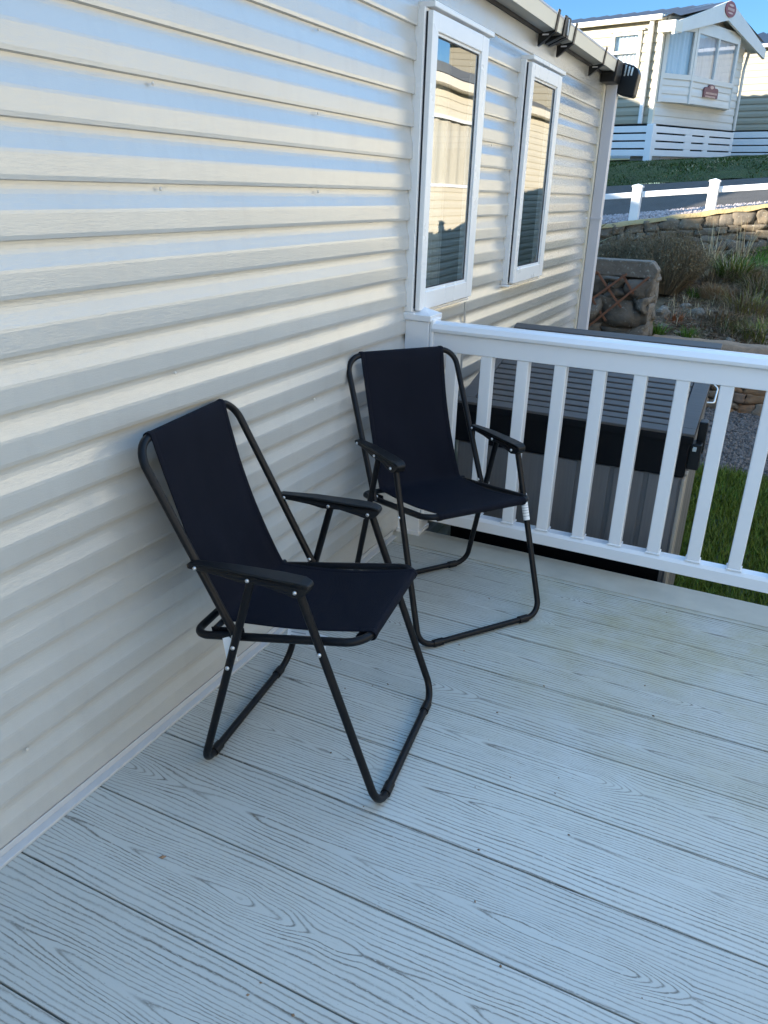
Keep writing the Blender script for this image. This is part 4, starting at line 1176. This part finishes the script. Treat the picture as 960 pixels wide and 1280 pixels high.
clump('wispy_grass', (1.22, 8.35, gz(1.22, 8.35)), 260, .22, .24, .007, .30, [M['grass'], M['yellow']], 'olive grass clump at the right end of the bank edge', 'grass', None, 30, .4, 1.0)
for (x, y, s, hgt, lb) in ((.47, 10.55, 41, .50, 'pale dry stalks standing before the rubble wall, left clump'), (.80, 10.65, 42, .46, 'pale dry stalks leaning right before the rubble wall')):
    clump('dry_stalks', (x, y, gz(x, y)), 26, .10, hgt, .011, .16, [M['straw'], M['tan']], lb, 'dry stalks', 'dry stalks by the rubble wall', s, .25, .4)
clump('arching_stalks', (1.02, 9.55, gz(1.02, 9.55)), 22, .08, .34, .010, .55, [M['straw'], M['straw']], 'long arching straw stems over the wispy grass', 'dry stalks', None, 43, 0, 1.2)
clump('yellow_plant', (-.10, 7.92, .695), 150, .17, .10, .018, .08, [M['yellow'], M['bright']], 'yellow green leafy plant on top of the stone planter', 'plant', None, 44, .25)
mb = MB(); rg = random.Random(9)
for i in range(16):
    d = rdir(rg); blade(mb, (0, 0, 0), d, .55*rg.uniform(.6, 1.1), .045, .34*rg.uniform(.4, 1.2), 1.2, 7, 0)
blade(mb, (0, 0, 0), (1, 0), .62, .05, .42, 1.5, 8, 0); blade(mb, (0, 0, 0), (.9, -.43), .66, .05, .34, 1.4, 8, 0)
o = mb.build('flax_plant', M['flax']); o.location = (-.50, 8.0, .66); tag(o, 'broad drooping flax leaves hanging out behind the downpipe', 'plant')
clump('red_leaved_plant', (.38, 8.62, gz(.38, 8.62)), 60, .09, .11, .014, .09, [M['rustleaf'], M['litter']], 'small red brown leaved plant between the rocks of the bank', 'plant', None, 46, .3)
# big grey twiggy shrub
def shrub(loc, rx, rz, n, seed):
    rg = random.Random(seed); mb = MB(); lf = MB()
    for i in range(n):
        d = rdir(rg); k = math.sqrt(rg.random()); top = Vector((d[0]*rx*k, d[1]*rx*k*.8, rz*math.sqrt(max(.05, 1-.75*k*k))*rg.uniform(.72, 1.05)))
        base = Vector((d[0]*rx*.28*k, d[1]*rx*.28*k, 0)); mid = base.lerp(top, .5)+Vector((d[0]*.05, d[1]*.05, .05))
        j = lambda a: Vector((rg.uniform(-a, a), rg.uniform(-a, a), rg.uniform(-a, a)))
        pts = [base, mid+j(.02), base.lerp(top, .8)+j(.025), top]
        mb.tube(pts, [.0045, .0032, .002, .001], 3, caps=False)
        for m in range(12):
            t = rg.uniform(.25, 1.0); p = (pts[0].lerp(pts[1], t*2) if t < .5 else pts[1].lerp(pts[3], t*2-1))+j(.022)
            a = j(1).normalized(); b = a.cross(j(1)).normalized(); L = rg.uniform(.012, .03); wd = L*.22
            up = Vector((0, 0, 1)); a = (a*.7+up).normalized(); b = a.cross(j(1)).normalized()
            lf.add([p, p+a*L*.5+b*wd, p+a*L, p+a*L*.5-b*wd], [(0, 1, 2, 3)], 0)
    o = mb.build('shrub', M['twig']); o.location = loc
    l = lf.build('foliage', M['greyleaf'], o)
    return o
o = shrub((.13, 9.45, gz(.13, 9.45)), .47, .70, 900, 5); tag(o, 'large grey brown twiggy shrub between the stone planter and the rubble wall', 'shrub')
o = shrub((-.42, 9.9, gz(-.42, 9.9)), .45, .56, 480, 6); tag(o, 'darker lower grey shrub right behind the stone planter', 'shrub')

# rocks lying in the bank
def rock(loc, s, seed, label):
    b = bmesh.new(); bmesh.ops.create_icosphere(b, subdivisions=3, radius=1)
    for v in b.verts:
        p = v.co.copy(); k = 1+.38*noise.noise(p*1.1+Vector((seed*3.1, 0, 0)))+.12*noise.noise(p*3+Vector((0, seed, 0)))
        q = Vector((p.x*s[0], p.y*s[1], p.z*s[2]))*k
        v.co = q
    me = bpy.data.meshes.new('rock'); b.to_mesh(me); b.free(); me.materials.append(M['stone'])
    for p in me.polygons: p.use_smooth = seed % 3 == 0
    o = bpy.data.objects.new('rock', me); COL.objects.link(o); o.location = loc; o.rotation_euler = (0, 0, seed*1.3)
    tag(o, label, 'rock', 'rocks lying on the bank')
for i, (x, y, s, lb) in enumerate((
    (.24, 8.75, (.11, .09, .10), 'pale squarish rock leaning against the end of the stone planter'),
    (.55, 8.85, (.12, .08, .075), 'largest flat rock in the middle of the bank below the rusty grass'),
    (.42, 9.05, (.08, .06, .05), 'small rock at the foot of the grey shrub'),
    (.70, 8.90, (.06, .05, .05), 'small dark rock right of the largest flat rock'),
    (.30, 8.35, (.07, .06, .05), 'low rock behind the tuft beside the stone planter'),
    (.95, 8.15, (.09, .06, .045), 'flat rock lying against the bank coping under the dark grass'),
    (.46, 8.22, (.06, .05, .045), 'rounded rock between the two bright green tufts'))):
    s = tuple(k_*.8 for k_ in s); rock((x, y, gz(x, y)+s[2]*.12), s, i+1, lb)
for (x, y, s, n_, hh, mats, lb) in (
    (.60, 9.95, 51, 260, .22, [M['twig'], M['straw']], 'brown dead stems massed behind the rusty grass mound'),
    (.92, 9.95, 52, 320, .26, [M['twig'], M['yellow']], 'olive brown tangle of stems at the right below the straw stalks'),
    (.60, 8.55, 53, 180, .11, [M['litter'], M['rustleaf']], 'low heap of red brown dead leaves in front of the flat rock'),
    (.82, 8.75, 54, 320, .17, [M['twig'], M['tan']], 'brown dead grass spilling over the middle of the bank'),
    (1.12, 9.6, 55, 340, .30, [M['twig'], M['dgrass']], 'dark brushy clump at the far right of the bank')):
    clump('dead_stems', (x, y, gz(x, y)), n_, .2, hh, .007, .24, mats, lb, 'plant', None, s, .35, .9)
# leaf litter and twigs
rg = random.Random(31); mb = MB()
for i in range(9000):
    x = rg.uniform(.2, 1.7); y = rg.uniform(7.92, 10.9); p = Vector((x, y, hz(x, y)+.05*noise.noise(Vector((x*3.5, y*3.5, 1.3)))+rg.uniform(.004, .022)))
    a = Vector((*rdir(rg), rg.uniform(-.4, .6))).normalized(); b = a.cross(Vector((rg.uniform(-.4, .4), rg.uniform(-.4, .4), 1))).normalized(); L = rg.uniform(.010, .04); w = L*rg.uniform(.12, .4)
    mb.add([p-a*L, p+b*w, p+a*L, p-b*w], [(0, 1, 2, 3)], 0 if rg.random() < .75 else 1)
o = mb.build('leaf_litter', [M['litter'], M['twig']]); o['kind'] = 'stuff'
tag(o, 'brown leaf litter and bits of twig scattered over the bank', 'leaf litter')
# sparse weeds over the bank
mb = MB()
for i in range(2600):
    x = rg.uniform(.25, 1.8); y = rg.uniform(7.95, 10.95)
    if noise.noise(Vector((x*2.2, y*2.2, 9))) < -.05 and rg.random() < .85: continue
    blade(mb, (x, y, hz(x, y)), rdir(rg), rg.uniform(.04, .12), .006, rg.uniform(.02, .09), .6, 3, 0 if rg.random() < .55 else 1)
o = mb.build('weeds', [M['twig'], M['straw']]); tag(o, 'sparse weeds and thin grass growing over the bank soil', 'weeds', None, 'stuff')
# patch of mown lawn at the far right under the rubble wall
mb = MB()
for i in range(5000):
    x = rg.uniform(.82, 2.2); y = rg.uniform(10.3, 11.0)
    if x < .95 and rg.random() < .5: continue
    blade(mb, (x, y, hz(x, y)-.005), rdir(rg), rg.uniform(.03, .07), .008, rg.uniform(.01, .04), .4, 2, 0)
o = mb.build('upper_grass', M['bright']); tag(o, 'shaded dark green grass under the rubble wall at the right', 'grass', None, 'stuff')
# lawn
mb = MB()
for i in range(42000):
    x = rg.uniform(.6, 2.5); y = rg.uniform(2.95, 5.9)
    if y > 5.82+.05*noise.noise(Vector((x*5, 3, 0))): continue
    h = rg.uniform(.03, .065)*(1+.35*noise.noise(Vector((x*3, y*3, 4))))
    blade(mb, (x, y, GZ), rdir(rg), h, .0052, h*rg.uniform(.1, .9), .5, 2, 0 if rg.random() < .9 else 1)
o = mb.build('lawn', [M['grass'], M['bright']]); tag(o, 'short green lawn between the deck and the gravel', 'grass', None, 'stuff')
# grass on the road bank below the neighbour
mb = MB()
for i in range(26000):
    x = rg.uniform(-3.5, 2.4); y = rg.uniform(14.22, 17.6)
    h = rg.uniform(.02, .06)
    blade(mb, (x, y, hz(x, y)-.02), rdir(rg), h, .012, h*rg.uniform(.4, 1.4), .5, 2, 0 if rg.random() < .92 else 1)
o = mb.build('verge_grass', [M['dgrass'], M['straw']]); tag(o, 'rough dark grass on the bank below the neighbouring home', 'grass', None, 'stuff')
# grit and crumbs of dry leaf on the boards
mb = MB()
for i in range(70):
    x = rg.uniform(.05, 2.2); y = rg.uniform(.35, 2.65); a = Vector((*rdir(rg), 0)); b = Vector((-a.y, a.x, 0)); L = rg.uniform(.0015, .0055)*(1.8 if rg.random() < .08 else 1); w = L*rg.uniform(.3, .9)
    p = Vector((x, y, .0012))
    mb.add([p-a*L, p+b*w, p+a*L, p-b*w, p+Vector((0, 0, L*.6))], [(0, 3, 4), (3, 2, 4), (2, 1, 4), (1, 0, 4)], 0)
o = mb.build('deck_grit', M['litter']); tag(o, 'tiny brown crumbs of grit and leaf lying on the deck boards', 'grit', None, 'stuff')
# gravel stones
def gravel(name, n, x0, x1, y0, y1, r0, r1, label, zoff=0.):
    mb = MB()
    for i in range(n):
        x = rg.uniform(x0, x1); y = rg.uniform(y0, y1); r = rg.uniform(r0, r1)
        c = Vector((x, y, hz(x, y)+r*.35+zoff)); vs = []
        for v in ((1,0,0), (-1,0,0), (0,1,0), (0,-1,0), (0,0,1), (0,0,-1)):
            q = Vector(v)+Vector((rg.uniform(-.35, .35), rg.uniform(-.35, .35), rg.uniform(-.35, .35))); vs.append(c+q*r*(1 if v[2] == 0 else .75))
        mb.add(vs, [(0,2,4), (2,1,4), (1,3,4), (3,0,4), (2,0,5), (1,2,5), (3,1,5), (0,3,5)], 0, False)
    o = mb.build(name, M['pebble']); tag(o, label, 'gravel', None, 'stuff')
gravel('gravel', 9000, .7, 2.2, 5.80, 7.66, .009, .019, 'loose grey chippings between the lawn and the sandstone wall')
M['pebble2'] = leaf_mat('verge_stone', (.20, .17, .165), (.46, .42, .42), .8)
mb0 = M['pebble']; M['pebble'] = M['pebble2']
gravel('verge_stones', 6000, -2.2, 2.4, 11.42, 12.12, .012, .026, 'pinkish grey chippings on the verge behind the white fence')
M['pebble'] = mb0

# ------------------------------------------------------------------ light, sky, camera
EL = 12.0
s = Vector((SUN_AZ[0]*math.cos(R(EL)), SUN_AZ[1]*math.cos(R(EL)), math.sin(R(EL)))).normalized()
L = bpy.data.lights.new('sun', 'SUN'); L.energy = 3.8; L.angle = R(.6); L.color = (1.0, .89, .73)
so = bpy.data.objects.new('sun', L); COL.objects.link(so); so.rotation_euler = (-s).to_track_quat('-Z', 'Y').to_euler(); so.location = (-6, -4, 6)
wd = bpy.data.worlds.new('World'); sc.world = wd; wd.use_nodes = True
nt = wd.node_tree; bg = nt.nodes['Background']
sky = nt.nodes.new('ShaderNodeTexSky'); sky.sky_type = 'NISHITA'; sky.sun_disc = False
sky.sun_elevation = R(EL); sky.sun_rotation = math.atan2(s.x, s.y) % (2*math.pi)
sky.air_density = 1.0; sky.dust_density = .1; sky.ozone_density = 2.2; sky.altitude = 0
tc = nt.nodes.new('ShaderNodeTexCoord'); sx = nt.nodes.new('ShaderNodeSeparateXYZ'); nt.links.new(tc.outputs['Generated'], sx.inputs[0])
cr = nt.nodes.new('ShaderNodeValToRGB'); nt.links.new(sx.outputs[2], cr.inputs[0])
e = cr.color_ramp.elements      # clear winter sky: deeper blue low down, lighter overhead (values are halved; doubled again below)
while len(e) < 4: e.new(.5)
for i, (p, c) in enumerate(((0, (.10, .155, .22)), (.2, (.10, .155, .22)), (.5, (.42, .50, .52)), (.85, (1, 1, .95)))): e[i].position = p; e[i].color = (*c, 1)
mx = nt.nodes.new('ShaderNodeVectorMath'); mx.operation = 'MULTIPLY'; nt.links.new(sky.outputs[0], mx.inputs[0]); nt.links.new(cr.outputs[0], mx.inputs[1])
m2 = nt.nodes.new('ShaderNodeVectorMath'); m2.operation = 'SCALE'; nt.links.new(mx.outputs[0], m2.inputs[0]); m2.inputs['Scale'].default_value = 2.0
nt.links.new(m2.outputs[0], bg.inputs[0]); bg.inputs[1].default_value = .15

cam = bpy.data.cameras.new('camera'); co_ = bpy.data.objects.new('camera', cam); COL.objects.link(co_); sc.camera = co_
yaw, pit, rol = R(-25.40774), R(-22.49622), R(1.92369)
f_ = Vector((math.sin(yaw)*math.cos(pit), math.cos(yaw)*math.cos(pit), math.sin(pit)))
r_ = f_.cross(Vector((0, 0, 1))).normalized(); u_ = r_.cross(f_)
r2 = r_*math.cos(rol)+u_*math.sin(rol); u2 = u_*math.cos(rol)-r_*math.sin(rol)
mt = Matrix((r2, u2, -f_)).transposed().to_4x4(); mt.translation = Vector((1.26556, 0, 1.35)); co_.matrix_world = mt
cam.sensor_fit = 'VERTICAL'; cam.sensor_height = 36; cam.lens = 981.192/1280*36; cam.clip_end = 3000; cam.clip_start = .05
sc.view_settings.view_transform = 'Standard'; sc.view_settings.look = 'None'; sc.view_settings.gamma = 1; sc.view_settings.use_curve_mapping = False
sc.view_settings.exposure = 2.05
sc.cycles.max_bounces = 8; sc.cycles.transparent_max_bounces = 12; sc.cycles.use_denoising = True
